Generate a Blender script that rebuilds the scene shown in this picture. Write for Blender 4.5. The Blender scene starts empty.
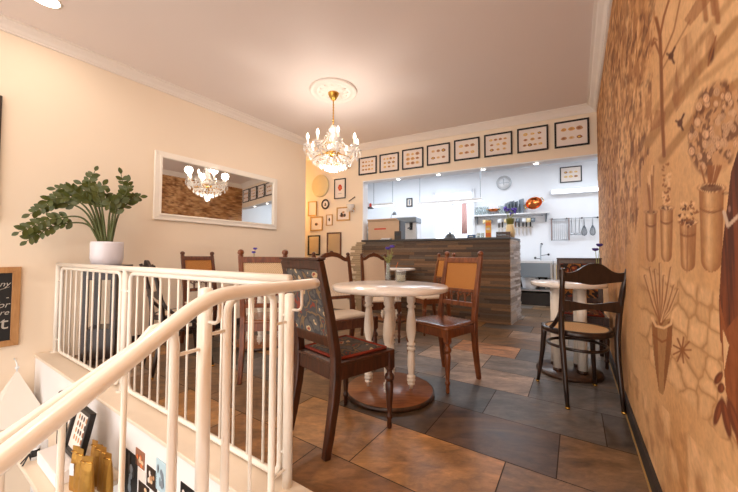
import bpy, bmesh, math, random
import numpy as np
from mathutils import Vector, Matrix
random.seed(7); np.random.seed(7)
PI = math.pi
SC = bpy.context.scene
COL = SC.collection
# ------------------------------------------------------------------ camera
F, CX, CY, H = 312.0, 369.0, 246.0, 0.95
PIT, ROL = math.atan(10.5 / 312), math.radians(.25)
FW = Vector((0, math.cos(PIT), math.sin(PIT)))
U0 = Vector((0, -math.sin(PIT), math.cos(PIT)))
R0 = Vector((1, 0, 0))
RT = math.cos(ROL) * R0 + math.sin(ROL) * U0
UP = -math.sin(ROL) * R0 + math.cos(ROL) * U0
cam_d = bpy.data.cameras.new('camera'); cam = bpy.data.objects.new('camera', cam_d); COL.objects.link(cam)
cam_d.sensor_width = 36; cam_d.lens = F * 36 / 738; cam_d.clip_start = .02
cam.matrix_world = Matrix(((RT.x, UP.x, -FW.x, 0), (RT.y, UP.y, -FW.y, 0), (RT.z, UP.z, -FW.z, H), (0, 0, 0, 1)))
SC.camera = cam

def ray(x, y):
    return FW + RT * ((x - CX) / F) + UP * ((CY - y) / F)
def onz(x, y, z=0.0):
    d = ray(x, y); t = (z - H) / d.z
    return Vector((d.x * t, d.y * t, z))
def onp(x, y, p, n):
    d = ray(x, y); t = (p[0] * n[0] + p[1] * n[1]) / (d.x * n[0] + d.y * n[1])
    return Vector((d.x * t, d.y * t, H + d.z * t))
def ond(x, y, dist):                       # the point at depth y = dist
    d = ray(x, y); t = dist / d.y
    return Vector((d.x * t, d.y * t, H + d.z * t))

# ------------------------------------------------------------------ mesh builder
class MB:
    def __init__(s): s.v = []; s.f = []; s.m = []; s.s = []; s.c = []
    def add(s, vs, fs, mi=0, sm=False, col=None):
        o = len(s.v); s.v += [tuple(v) for v in vs]
        for f in fs:
            s.f.append([i + o for i in f]); s.m.append(mi); s.s.append(sm); s.c.append(col)
        return s
    def box(s, c, d, rz=0, mi=0, col=None, tilt=None):
        x, y, z = d[0] / 2, d[1] / 2, d[2] / 2
        M = Matrix.Rotation(rz, 3, 'Z')
        if tilt: M = M @ Matrix.Rotation(tilt[0], 3, tilt[1])
        vs = [M @ Vector(p) + Vector(c) for p in ((-x,-y,-z),(x,-y,-z),(x,y,-z),(-x,y,-z),(-x,-y,z),(x,-y,z),(x,y,z),(-x,y,z))]
        return s.add(vs, [(0,3,2,1),(4,5,6,7),(0,1,5,4),(1,2,6,5),(2,3,7,6),(3,0,4,7)], mi, False, col)
    def hexa(s, bot, top, mi=0, col=None):    # two quads of 4 points
        return s.add(list(bot) + list(top), [(3,2,1,0),(4,5,6,7),(0,1,5,4),(1,2,6,5),(2,3,7,6),(3,0,4,7)], mi, False, col)
    def lathe(s, prof, c=(0,0,0), n=16, mi=0, M=None, cap=True, sm=True):
        c = Vector(c); vs = []; fs = []
        for z, r in prof:
            for k in range(n):
                p = Vector((r * math.cos(2*PI*k/n), r * math.sin(2*PI*k/n), z))
                if M is not None: p = M @ p
                vs.append(p + c)
        for i in range(len(prof) - 1):
            for k in range(n):
                a, b = i*n + k, i*n + (k+1) % n
                fs.append((a, b, b + n, a + n))
        if cap:
            fs.append(tuple(range(n))[::-1]); fs.append(tuple(range((len(prof)-1)*n, len(prof)*n)))
        return s.add(vs, fs, mi, sm)
    def tube(s, pts, r, n=8, mi=0, closed=False, sm=True, flat=1.0, col=None):
        pts = [Vector(p) for p in pts]; N = len(pts)
        rs = r if isinstance(r, (list, tuple)) else [r] * N
        vs = []; fs = []; prev = None
        for i, p in enumerate(pts):
            if closed: t = pts[(i+1) % N] - pts[i-1]
            else: t = pts[min(i+1, N-1)] - pts[max(i-1, 0)]
            t.normalize()
            if prev is None:
                a = Vector((0,0,1)) if abs(t.z) < .9 else Vector((1,0,0))
                nx = t.cross(a).normalized()
            else:
                nx = (prev - t * prev.dot(t)).normalized()
            ny = t.cross(nx); prev = nx
            for k in range(n):
                vs.append(p + (nx * math.cos(2*PI*k/n) + ny * math.sin(2*PI*k/n) * flat) * rs[i])
        for i in range(N if closed else N - 1):
            for k in range(n):
                a, b = i*n + k, i*n + (k+1) % n
                j = ((i+1) % N) * n
                fs.append((a, b, j + (k+1) % n, j + k))
        if not closed: fs.append(tuple(range(n))[::-1]); fs.append(tuple(range((N-1)*n, N*n)))
        return s.add(vs, fs, mi, sm, col)
    def rectbar(s, pts, w, d, side, mi=0):     # rectangular section swept along pts; side = width direction
        side = Vector(side).normalized(); vs = []; fs = []; N = len(pts)
        pts = [Vector(p) for p in pts]
        ws = w if isinstance(w, (list, tuple)) else [w]*N
        ds = d if isinstance(d, (list, tuple)) else [d]*N
        for i, p in enumerate(pts):
            t = (pts[min(i+1, N-1)] - pts[max(i-1, 0)]).normalized()
            o = t.cross(side).normalized()
            for a, b in ((-1,-1),(1,-1),(1,1),(-1,1)): vs.append(p + side*ws[i]/2*a + o*ds[i]/2*b)
        for i in range(N-1):
            for k in range(4):
                a, b = i*4+k, i*4+(k+1)%4
                fs.append((a, b, b+4, a+4))
        fs.append((3,2,1,0)); fs.append(tuple(range((N-1)*4, N*4)))
        return s.add(vs, fs, mi)
    def prism(s, outline, ax, ay, az, org, depth, mi=0, sm=False, col=None):  # 2D outline in ax, ay extruded along az
        ax, ay, az, org = Vector(ax), Vector(ay), Vector(az), Vector(org); n = len(outline)
        vs = [org + ax*x + ay*y for x, y in outline] + [org + ax*x + ay*y + az*depth for x, y in outline]
        fs = [tuple(range(n))[::-1], tuple(range(n, 2*n))] + [(k, (k+1)%n, n+(k+1)%n, n+k) for k in range(n)]
        return s.add(vs, fs, mi, sm, col)
    def ball(s, c, r, n=10, m=6, mi=0, sc=(1,1,1), M=None):
        prof = [(-math.cos(PI*i/m), max(math.sin(PI*i/m), .02)) for i in range(m+1)]
        vs = []; fs = []
        for z, q in prof:
            for k in range(n):
                p = Vector((q*math.cos(2*PI*k/n)*r*sc[0], q*math.sin(2*PI*k/n)*r*sc[1], z*r*sc[2]))
                if M is not None: p = M @ p
                vs.append(p + Vector(c))
        for i in range(m):
            for k in range(n):
                a, b = i*n+k, i*n+(k+1)%n
                fs.append((a,b,b+n,a+n))
        fs.append(tuple(range(n))[::-1]); fs.append(tuple(range(m*n,(m+1)*n)))
        return s.add(vs, fs, mi, True)
    def octa(s, c, r, h, mi=0):
        c = Vector(c)
        vs = [c+Vector(p) for p in ((r,0,0),(0,r,0),(-r,0,0),(0,-r,0),(0,0,h*.4),(0,0,-h*.6))]
        return s.add(vs, [(0,1,4),(1,2,4),(2,3,4),(3,0,4),(1,0,5),(2,1,5),(3,2,5),(0,3,5)], mi)
    def build(s, name, mats, parent=None, loc=None, rz=0, bevel=0, seg=2, label=None, M=None):
        me = bpy.data.meshes.new(name)
        vs = s.v if M is None else [tuple(M @ Vector(v)) for v in s.v]
        me.from_pydata(vs, [], s.f)
        if not isinstance(mats, (list, tuple)): mats = [mats]
        for m in mats: me.materials.append(m)
        me.polygons.foreach_set('material_index', s.m); me.polygons.foreach_set('use_smooth', s.s)
        if any(c is not None for c in s.c):
            at = me.color_attributes.new('Col', 'FLOAT_COLOR', 'CORNER'); arr = []
            for f, c in zip(s.f, s.c): arr += list(c or (1,1,1,1)) * len(f)
            at.data.foreach_set('color', arr)
        bm = bmesh.new(); bm.from_mesh(me); bmesh.ops.recalc_face_normals(bm, faces=bm.faces); bm.to_mesh(me); bm.free()
        me.update()
        o = bpy.data.objects.new(name, me); COL.objects.link(o)
        if parent: o.parent = parent
        if loc is not None: o.location = loc
        o.rotation_euler.z = rz
        if bevel:
            b = o.modifiers.new('bevel', 'BEVEL'); b.width = bevel; b.segments = seg; b.limit_method = 'ANGLE'; b.angle_limit = math.radians(40)
        if label: o['label'] = label
        return o

def thing(name, label, cat, loc=(0,0,0), rz=0, group=None):
    o = bpy.data.objects.new(name, None); COL.objects.link(o); o.empty_display_size = .1
    o.location = loc; o.rotation_euler = (0, 0, rz); return tag(o, label, cat, group)
def tag(o, label, cat, group=None, kind=None):
    o['label'] = label; o['category'] = cat
    if group: o['group'] = group
    if kind: o['kind'] = kind
    return o
def struct(o): o['kind'] = 'structure'; return o
def copy_tree(o, parent=None):
    c = o.copy(); COL.objects.link(c)
    if parent: c.parent = parent
    for ch in list(o.children): copy_tree(ch, c)
    return c

# ------------------------------------------------------------------ materials
def lin(c):
    f = lambda v: v/12.92 if v <= .04045 else ((v+.055)/1.055)**2.4
    return tuple(f(v/255) for v in c) + (1,)
def newmat(name):
    m = bpy.data.materials.new(name); m.use_nodes = True; nt = m.node_tree
    return m, nt, nt.nodes['Principled BSDF']
def N(nt, t, **k):
    n = nt.nodes.new(t)
    for a, b in k.items():
        if a in n.inputs: n.inputs[a].default_value = b
        else: setattr(n, a, b)
    return n
def plain(name, c, rough=.5, metal=0, var=.06, scale=8, bump=0, spec=.5, coat=0, trans=0, emit=None, estr=0):
    m, nt, p = newmat(name); c = lin(c)
    tc = N(nt, 'ShaderNodeTexCoord'); no = N(nt, 'ShaderNodeTexNoise', Scale=scale, Detail=4.0)
    nt.links.new(tc.outputs['Object'], no.inputs['Vector'])
    mx = N(nt, 'ShaderNodeMix', data_type='RGBA')
    mx.inputs[6].default_value = tuple(v*(1-var) for v in c[:3]) + (1,)
    mx.inputs[7].default_value = tuple(min(1, v*(1+var)) for v in c[:3]) + (1,)
    nt.links.new(no.outputs['Fac'], mx.inputs[0]); nt.links.new(mx.outputs[2], p.inputs['Base Color'])
    p.inputs['Roughness'].default_value = rough; p.inputs['Metallic'].default_value = metal
    p.inputs['Specular IOR Level'].default_value = spec; p.inputs['Coat Weight'].default_value = coat
    p.inputs['Transmission Weight'].default_value = trans
    if bump:
        b = N(nt, 'ShaderNodeBump', Strength=bump, Distance=.01); nt.links.new(no.outputs['Fac'], b.inputs['Height']); nt.links.new(b.outputs[0], p.inputs['Normal'])
    if emit: p.inputs['Emission Color'].default_value = lin(emit); p.inputs['Emission Strength'].default_value = estr
    return m
def wood(name, c1, c2, rough=.35, scale=(18, 18, 2.5), coat=.2):
    m, nt, p = newmat(name)
    tc = N(nt, 'ShaderNodeTexCoord'); mp = N(nt, 'ShaderNodeMapping'); mp.inputs['Scale'].default_value = scale
    no = N(nt, 'ShaderNodeTexNoise', Scale=2.5, Detail=6.0, Distortion=.6)
    cr = N(nt, 'ShaderNodeValToRGB'); cr.color_ramp.elements[0].position = .3; cr.color_ramp.elements[1].position = .75
    cr.color_ramp.elements[0].color = lin(c1); cr.color_ramp.elements[1].color = lin(c2)
    nt.links.new(tc.outputs['Object'], mp.inputs[0]); nt.links.new(mp.outputs[0], no.inputs['Vector'])
    nt.links.new(no.outputs['Fac'], cr.inputs[0]); nt.links.new(cr.outputs[0], p.inputs['Base Color'])
    b = N(nt, 'ShaderNodeBump', Strength=.12, Distance=.004); nt.links.new(no.outputs['Fac'], b.inputs['Height']); nt.links.new(b.outputs[0], p.inputs['Normal'])
    p.inputs['Roughness'].default_value = rough; p.inputs['Coat Weight'].default_value = coat; p.inputs['Coat Roughness'].default_value = .25
    return m
def colattr(name, rough=.5, noise=.25, scale=(3, 3, 3), bump=.1, spec=.5, dist=.004):
    m, nt, p = newmat(name)
    at = N(nt, 'ShaderNodeAttribute', attribute_name='Col')
    tc = N(nt, 'ShaderNodeTexCoord'); mp = N(nt, 'ShaderNodeMapping'); mp.inputs['Scale'].default_value = scale
    no = N(nt, 'ShaderNodeTexNoise', Scale=4.0, Detail=7.0, Distortion=.4)
    nt.links.new(tc.outputs['Object'], mp.inputs[0]); nt.links.new(mp.outputs[0], no.inputs['Vector'])
    mr = N(nt, 'ShaderNodeMapRange'); mr.inputs['From Min'].default_value = .25; mr.inputs['From Max'].default_value = .75
    mr.inputs['To Min'].default_value = 1-noise; mr.inputs['To Max'].default_value = 1+noise
    nt.links.new(no.outputs['Fac'], mr.inputs[0])
    mu = N(nt, 'ShaderNodeVectorMath', operation='SCALE'); nt.links.new(at.outputs['Color'], mu.inputs[0]); nt.links.new(mr.outputs[0], mu.inputs['Scale'])
    nt.links.new(mu.outputs[0], p.inputs['Base Color'])
    b = N(nt, 'ShaderNodeBump', Strength=bump, Distance=dist); nt.links.new(no.outputs['Fac'], b.inputs['Height']); nt.links.new(b.outputs[0], p.inputs['Normal'])
    p.inputs['Roughness'].default_value = rough; p.inputs['Specular IOR Level'].default_value = spec
    return m
def ramp_tex(name, tex, stops, scale, rough=.8, mapscale=(1,1,1), const=True, dist=0):
    m, nt, p = newmat(name)
    tc = N(nt, 'ShaderNodeTexCoord'); mp = N(nt, 'ShaderNodeMapping'); mp.inputs['Scale'].default_value = mapscale
    nt.links.new(tc.outputs['Object'], mp.inputs[0]); vec = mp.outputs[0]
    if dist:
        n2 = N(nt, 'ShaderNodeTexNoise', Scale=scale*.6, Detail=3.0); nt.links.new(vec, n2.inputs['Vector'])
        ad = N(nt, 'ShaderNodeVectorMath', operation='MULTIPLY_ADD'); ad.inputs[1].default_value = (dist,)*3
        nt.links.new(n2.outputs['Color'], ad.inputs[0]); nt.links.new(vec, ad.inputs[2]); vec = ad.outputs[0]
    if tex == 'noise': t = N(nt, 'ShaderNodeTexNoise', Scale=scale, Detail=3.0); out = t.outputs['Fac']
    elif tex == 'voronoi': t = N(nt, 'ShaderNodeTexVoronoi', Scale=scale); out = t.outputs['Distance']
    elif tex == 'cell': t = N(nt, 'ShaderNodeTexVoronoi', Scale=scale); out = t.outputs['Color']
    elif tex == 'checker': t = N(nt, 'ShaderNodeTexChecker', Scale=scale); out = t.outputs['Fac']
    nt.links.new(vec, t.inputs['Vector'])
    cr = N(nt, 'ShaderNodeValToRGB'); cr.color_ramp.interpolation = 'CONSTANT' if const else 'LINEAR'
    e = cr.color_ramp.elements
    while len(e) < len(stops): e.new(.5)
    for q, (pos, c) in zip(e, stops): q.position = pos; q.color = lin(c)
    nt.links.new(out, cr.inputs[0]); nt.links.new(cr.outputs[0], p.inputs['Base Color']); p.inputs['Roughness'].default_value = rough
    return m
def emat(name, c, s):
    m, nt, p = newmat(name); p.inputs['Base Color'].default_value = lin(c)
    p.inputs['Emission Color'].default_value = lin(c); p.inputs['Emission Strength'].default_value = s
    return m

M = {}
M['wall'] = plain('cream_wall_paint', (243, 225, 202), .85, var=.02, scale=2, bump=.02)
M['ceil'] = plain('ceiling_paint', (242, 229, 222), .9, var=.015, scale=2)
M['trim'] = plain('white_plaster', (243, 232, 222), .7, var=.02)
M['white'] = plain('white_gloss_paint', (246, 238, 226), .3, var=.015, coat=.3)
M['tabletop'] = plain('white_table_paint', (246, 238, 230), .22, var=.015, coat=.4)
M['parapet'] = plain('white_wall_paint', (240, 236, 234), .8, var=.02)
M['kerb'] = plain('pale_wood_capping', (232, 216, 196), .5, var=.04, scale=14)
M['kwhite'] = plain('kitchen_white', (240, 243, 248), .5, var=.015)
M['kceil'] = plain('kitchen_ceiling', (236, 240, 246), .8, var=.015)
M['darkwood'] = wood('dark_walnut', (40, 19, 11), (82, 42, 24))
M['brownwood'] = wood('brown_oak', (92, 46, 20), (148, 82, 40))
M['bent'] = wood('near_black_bentwood', (28, 17, 13), (56, 34, 25), .3)
M['midwood'] = wood('mid_brown_beech', (74, 38, 22), (118, 66, 40))
M['basewood'] = wood('table_base_wood', (122, 72, 40), (168, 108, 66), .35, (3, 14, 14))
M['darkedge'] = wood('dark_edge', (52, 33, 24), (80, 52, 36))
M['seatwood'] = wood('worn_seat_wood', (104, 54, 28), (156, 94, 54), .22, (3, 16, 16), .5)
M['cane'] = ramp_tex('woven_cane', 'checker', [(0, (166, 104, 42)), (.5, (198, 134, 62))], 150, .6)
M['canelight'] = ramp_tex('pale_woven_cane', 'checker', [(0, (196, 160, 118)), (.5, (232, 204, 166))], 140, .6)
M['seatcane'] = ramp_tex('tan_seat', 'checker', [(0, (208, 170, 122)), (.5, (232, 198, 150))], 160, .6)
M['cream'] = ramp_tex('cream_diamond_fabric', 'checker', [(0, (222, 202, 178)), (.5, (238, 222, 202))], 75, .9, (1, 1, 1))
M['seatcream'] = plain('cream_seat_fabric', (214, 192, 168), .9, var=.06, scale=60)
M['tapestry'] = ramp_tex('floral_tapestry', 'voronoi', [(0, (150, 70, 52)), (.14, (196, 170, 132)), (.24, (92, 88, 84)), (.45, (68, 66, 68)), (.56, (122, 98, 70)), (.66, (74, 72, 72)), (.8, (132, 60, 44))], 11, .95, dist=.25)
M['tapestry_dark'] = ramp_tex('dark_floral_tapestry', 'voronoi', [(0, (170, 110, 50)), (.2, (120, 52, 34)), (.34, (44, 36, 34)), (.55, (150, 98, 46)), (.7, (52, 40, 34))], 11, .95, dist=.25)
M['redtrim'] = plain('red_braid', (136, 50, 30), .9)
M['gold'] = plain('brass', (214, 168, 84), .25, 1, var=.05)
M['goldframe'] = plain('gilt_frame', (200, 158, 92), .45, .5, var=.12, scale=40)
M['black'] = plain('black_frame', (24, 20, 19), .4, var=.05)
M['dark'] = plain('dark_frame', (54, 38, 28), .4, var=.1, scale=30)
M['paper'] = plain('print_paper', (240, 226, 216), .7, var=.02)
M['crystal_clear'] = None
M['glasspane'] = plain('mirror_glass', (235, 235, 232), .02, 1, var=0)
M['slate'] = plain('chalkboard_slate', (34, 32, 31), .8, var=.12, scale=6)
M['chalk'] = plain('chalk', (190, 182, 172), .95)
M['boardwood'] = wood('board_frame_wood', (166, 116, 66), (196, 146, 92), .5)
M['stainless'] = plain('stainless_steel', (190, 194, 198), .3, .9, var=.05)
M['stone'] = plain('dark_counter_stone', (48, 40, 36), .35, var=.12, scale=30)
M['copper'] = plain('copper', (206, 112, 58), .22, 1, var=.08)
M['greytray'] = plain('grey_metal', (128, 136, 144), .35, .6, var=.06)
M['blackplastic'] = plain('black_plastic', (32, 31, 33), .4)
M['greyplastic'] = plain('grey_plastic', (132, 142, 152), .4)
M['whiteplastic'] = plain('white_plastic', (238, 240, 244), .35)
M['kraft'] = plain('kraft_cardboard', (208, 180, 152), .85, var=.06, scale=20)
M['red'] = plain('red_print', (206, 62, 40), .7)
M['blue'] = plain('blue_plastic', (58, 130, 190), .35)
M['bluebox'] = plain('blue_box', (66, 108, 156), .6)
M['yellow'] = plain('yellow_print', (240, 190, 84), .6)
M['orange'] = plain('orange_print', (226, 120, 60), .6)
M['potwhite'] = plain('white_glazed_pot', (232, 228, 236), .3, var=.02, coat=.4)
M['soil'] = plain('potting_soil', (52, 38, 28), .95, var=.3, scale=60, bump=.5)
M['leaf'] = plain('glossy_dark_leaf', (76, 84, 34), .35, var=.35, scale=14, spec=.4)
M['stem'] = plain('green_stem', (84, 92, 46), .5, var=.2)
M['flower'] = plain('violet_petals', (92, 74, 178), .8, var=.15, scale=60)
M['flowerdark'] = plain('deep_violet_petals', (66, 44, 118), .8, var=.15, scale=60)
M['palestem'] = plain('pale_green_stem', (150, 156, 88), .6, var=.2)
M['candlewax'] = plain('cream_wax', (240, 218, 170), .5, var=.05)
M['goldfoil'] = plain('gold_foil_bag', (178, 132, 58), .42, .75, var=.2, scale=30, bump=.25)
M['cloth'] = plain('white_shade_cloth', (238, 230, 220), .9, var=.03)
M['base_dark'] = plain('dark_skirting', (40, 32, 28), .5, var=.15, scale=10)
M['bulb'] = emat('lit_bulb', (255, 240, 222), 5)
M['candle'] = plain('ivory_candle_sleeve', (250, 240, 226), .5, emit=(255, 230, 200), estr=.25)
M['lamp'] = emat('downlight_diffuser', (255, 244, 232), 10)
M['klamp'] = emat('kitchen_tube_diffuser', (242, 247, 255), 2)
M['sky'] = emat('daylight_in_window', (236, 244, 255), 1.0)
def glassmat(name, c=(1,1,1), rough=.02, alpha=.35, ior=1.45):
    m, nt, p = newmat(name); out = nt.nodes['Material Output']
    p.inputs['Base Color'].default_value = c + (1,); p.inputs['Roughness'].default_value = rough
    p.inputs['Specular IOR Level'].default_value = .9
    tr = N(nt, 'ShaderNodeBsdfTransparent'); tr.inputs[0].default_value = tuple(.9*v for v in c) + (1,)
    mx = N(nt, 'ShaderNodeMixShader'); mx.inputs[0].default_value = alpha
    nt.links.new(tr.outputs[0], mx.inputs[1]); nt.links.new(p.outputs[0], mx.inputs[2]); nt.links.new(mx.outputs[0], out.inputs[0])
    return m
M['glass'] = glassmat('clear_glass', (.93,.97,.97), .03, .22)
M['crystal'] = glassmat('cut_crystal', (1,.96,.92), .12, .78)
M['crystal_clear'] = glassmat('clear_crystal', (1,.96,.92), .1, .5)
M['cladding'] = colattr('reclaimed_wood_strips', .7, .3, (6, 6, 60), .3)
M['floor'] = None

# ------------------------------------------------------------------ frame of the place
CEIL = 2.93
A2 = Vector((.552, .834, 0)).normalized()            # tile direction, along the right wall
U2 = Vector((A2.y, -A2.x, 0))
class Wall:                                           # p + s*right, normal points into the room
    def __init__(s, p, right):
        s.p = Vector((p[0], p[1], 0)); s.r = Vector((right[0], right[1], 0)).normalized(); s.n = Vector((s.r.y, -s.r.x, 0))
        s.rz = math.atan2(s.r.y, s.r.x)
    def hit(s, x, y, off=0):
        q = s.p + s.n*off; return onp(x, y, q, s.n)
    def sz(s, x, y, off=0):
        h = s.hit(x, y, off); return (h - s.p).dot(s.r), h.z
    def at(s, a, z, off=0): return s.p + s.r*a + s.n*off + Vector((0,0,z))
rw = onz(626, 412); rw2 = onz(652, 492)
WR = Wall((rw.x + .012, rw.y), (rw2 - rw))            # right wall
lw = onz(0, 28.5, 2.85); lw2 = onz(302.5, 144.7, 2.85)
WL = Wall(lw, lw2 - lw)
WB = Wall((1.993, 4.462), (.894, -.447))             # back wall with the opening
WK = Wall((2.0, 7.4), (.908, -.418))                 # kitchen back wall

def isect(w1, w2):
    d = w1.r.x*w2.r.y - w1.r.y*w2.r.x; q = w2.p - w1.p
    return (q.x*w2.r.y - q.y*w2.r.x)/d
sR0 = isect(WR, WB)                                    # where the right wall meets the back wall
sBR = isect(WB, WR)
sBJ = WB.sz(362.8, 200)[0]                             # left jamb
sL1 = WL.sz(305.5, 200)[0]                             # end of the left wall
def wallbox(w, s0, s1, z0, z1, th, name, mat):
    mb = MB(); c = w.at((s0+s1)/2, (z0+z1)/2, -th/2)
    mb.box(c, (abs(s1-s0), th, z1-z0), w.rz); return struct(mb.build(name, mat))
OPZ = 2.29
# opening wall
wallbox(WB, sBJ-2.6, sBJ, 0, CEIL, .16, 'wall_back', M['wall'])
wallbox(WB, sBJ, sBR+.2, OPZ, CEIL, .16, 'wall_back_lintel', M['wall'])
wallbox(WL, -3.2, sL1, -1.35, CEIL, .12, 'wall_left', M['wall'])
# recess beyond the left wall
E2 = WL.at(sL1, 0, -.12)
rc = WL.at(sL1, 0)
mb = MB(); mb.box(WL.at(sL1-.06, CEIL/2, -.12-.6), (.12, 1.2, CEIL), WL.rz); struct(mb.build('wall_recess', M['wall']))
mb = MB(); mb.box(WL.at(sL1+.9, CEIL/2, -1.25), (2.2, .1, CEIL), WL.rz); struct(mb.build('wall_recess_side', M['wall']))
# kitchen shell
wallbox(WK, -3.6, 4.2, 0, CEIL, .1, 'wall_kitchen', M['kwhite'])
kr = WK.at(3.6, 0)
mb = MB(); mb.box(WK.at(3.65, CEIL/2, 1.6), (.1, 3.3, CEIL), WK.rz); struct(mb.build('wall_kitchen_right', M['kwhite']))
mb = MB(); mb.box(WK.at(-2.6, CEIL/2, 1.25), (.1, 2.5, CEIL), WK.rz); struct(mb.build('wall_kitchen_left', M['kwhite']))
# white jamb lining of the opening
mb = MB(); mb.box(WB.at(sBJ+.008, OPZ/2+.6, -.08), (.016, .17, OPZ-1.2), WB.rz); struct(mb.build('trim_1', M['kwhite']))
mb = MB(); mb.box(WB.at((sBJ+sBR)/2, OPZ-.008, -.08), (sBR-sBJ, .17, .016), WB.rz); struct(mb.build('trim_2', M['kwhite']))
# ceilings
P = [WR.at(-6.6, 0), WR.at(4.6, 0), WL.at(-3.2, 0) + Vector((-1.6,-2.4,0)), WL.at(-3.2, 0), WL.at(sL1+2.6,0,-2.2)]
mb = MB(); mb.box((0, 2.4, CEIL+.05), (13, 12.6, .1)); struct(mb.build('ceiling', M['ceil']))
kc = WB.at((sBJ+sBR)/2+1.0, CEIL-.02, -1.72)
mb = MB(); mb.hexa([WB.at(sBJ-1.2, CEIL-.03, -.17), WB.at(sBR+2.3, CEIL-.03, -.17), WB.at(sBR+2.6, CEIL-.03, -3.1), WB.at(sBJ-1.2, CEIL-.03, -3.1)],
                   [WB.at(sBJ-1.2, CEIL-.001, -.17), WB.at(sBR+2.3, CEIL-.001, -.17), WB.at(sBR+2.6, CEIL-.001, -3.1), WB.at(sBJ-1.2, CEIL-.001, -3.1)])
struct(mb.build('ceiling_kitchen', M['kceil']))
# cornices: stepped profile (out from wall, down from ceiling)
CP = [(0,0),(.105,0),(.105,.012),(.085,.016),(.075,.03),(.045,.05),(.03,.07),(.018,.078),(.018,.09),(0,.092)]
def cornice(w, s0, s1, name):
    mb = MB(); org = w.at(s0, CEIL)
    mb.prism(CP, w.n, (0,0,-1), w.r, org, s1-s0); o = struct(mb.build(name, M['trim'])); return o
cornice(WL, -3.2, sL1, 'trim_3'); cornice(WR, sR0, 4.6, 'trim_4'); cornice(WB, sBJ-2.6, sBR, 'trim_5')

# ------------------------------------------------------------------ stairwell parapet line
ra = onz(160, 408.8, .10); rb = onz(268, 469.8, .10)
EV = (rb - ra).normalized(); NV = Vector((-EV.y, EV.x, 0))          # NV points into the room
RAIL0 = onz(57.5, 351, .10); RAIL0 = ra + EV*((RAIL0-ra).dot(EV))
KZ = .08
near = onz(160, 440, KZ); koff = (near - ra).dot(NV); boff = (onz(305, 486.5, KZ) - ra).dot(NV)
boff = max(boff, .02)
def rl(t, off=0, z=0): return RAIL0 + EV*t + NV*off + Vector((0,0,z-.10))
def tx(x, off=0):          # parameter along the rail seen at column x
    lo, hi = -1, 4
    for _ in range(50):
        m = (lo+hi)/2; p = rl(m, off, .5); d = Vector((p.x, p.y, .5-H)); px = CX + F*d.dot(RT)/d.dot(FW)
        if px < x: lo = m
        else: hi = m
    return lo
tW = isect(Wall(rl(0), EV), WL)
tP1 = tx(288.5); tEnd = tP1 + .16
# floor tiles: 0.61 x 0.405 with a third offset
TW, TL = .405, .605
tan, dgrey, brown, grey, pink, slate_, dbrown = (170,124,76), (82,72,64), (128,98,70), (126,112,100), (162,136,114), (102,94,88), (102,80,60)
known = {(1,0):tan,(1,-1):tan,(1,1):brown,(1,-2):brown,(1,2):brown,(0,0):(96,74,54),(0,-1):(134,96,62),(0,-2):(146,104,64),(0,1):brown,(0,2):dbrown,
         (2,0):(92,70,56),(2,-1):(84,66,50),(2,1):brown,(2,-2):brown,(2,2):brown,
         (3,0):slate_,(3,1):dgrey,(3,-1):(82,76,70),(3,-2):dbrown,
         (4,0):pink,(4,1):slate_,(4,-1):grey,(4,-2):slate_,
         (5,0):grey,(5,1):slate_,(5,-1):pink,(5,-2):grey,(5,2):dgrey,
         (6,0):slate_,(6,1):slate_,(6,-1):(176,124,84),(6,-2):grey,
         (7,0):brown,(7,1):grey,(7,-1):brown,(7,2):slate_,(8,0):pink,(8,1):slate_,(8,-1):brown}
pal = [tan, brown, grey, slate_, pink, dbrown, dgrey, brown]
def floor_poly():
    k0 = rl(tW-.1, boff, 0); k1 = rl(tEnd+3.6, boff, 0)
    return k0, k1
mbf = MB(); GR = .0025
rng = random.Random(3)
def half_clip(poly, p, n):
    out = []
    for i in range(len(poly)):
        a, b = poly[i], poly[(i+1) % len(poly)]; da, db = (a-p).dot(n), (b-p).dot(n)
        if da >= 0: out.append(a)
        if (da >= 0) != (db >= 0): out.append(a + (b-a)*(da/(da-db)))
    return out
n0 = 1.184
U0V, A0V = U2, A2
for row in range(-7, 17):
    nlo = n0 + (row-1)*TW
    for col in range(-14, 14):
        u0 = -.285 - TL + ((row-1) % 3)*TL/3 + col*TL
        base = known.get((row, col))
        c = base or rng.choice(pal)
        q = [U2*(u0+GR) + A2*(nlo+GR), U2*(u0+TL-GR) + A2*(nlo+GR), U2*(u0+TL-GR) + A2*(nlo+TW-GR), U2*(u0+GR) + A2*(nlo+TW-GR)]
        q = half_clip(q, rl(0, boff, 0), NV)
        if len(q) < 3: continue
        q = half_clip(q, WR.at(0,0,-.02), WR.n) if nlo < 3.9 else q
        if len(q) < 3: continue
        q = half_clip(q, WK.at(0,0,0), WK.n)
        q = half_clip(q, WL.at(0,0,-1.3 if nlo > 3.2 else 0), WL.n) if len(q) > 2 else q
        if len(q) < 3: continue
        q = [Vector((v.x, v.y, 0)) for v in q]
        area = sum(q[i].x*q[(i+1)%len(q)].y - q[(i+1)%len(q)].x*q[i].y for i in range(len(q)))/2
        if area < 0: q = q[::-1]
        if abs(area) < 1e-4: continue
        j = rng.uniform(.93, 1.07); cc = tuple(v*j for v in lin(c)[:3]) + (1,)
        mbf.add(q, [tuple(range(len(q)))], 0, False, cc)
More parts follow.
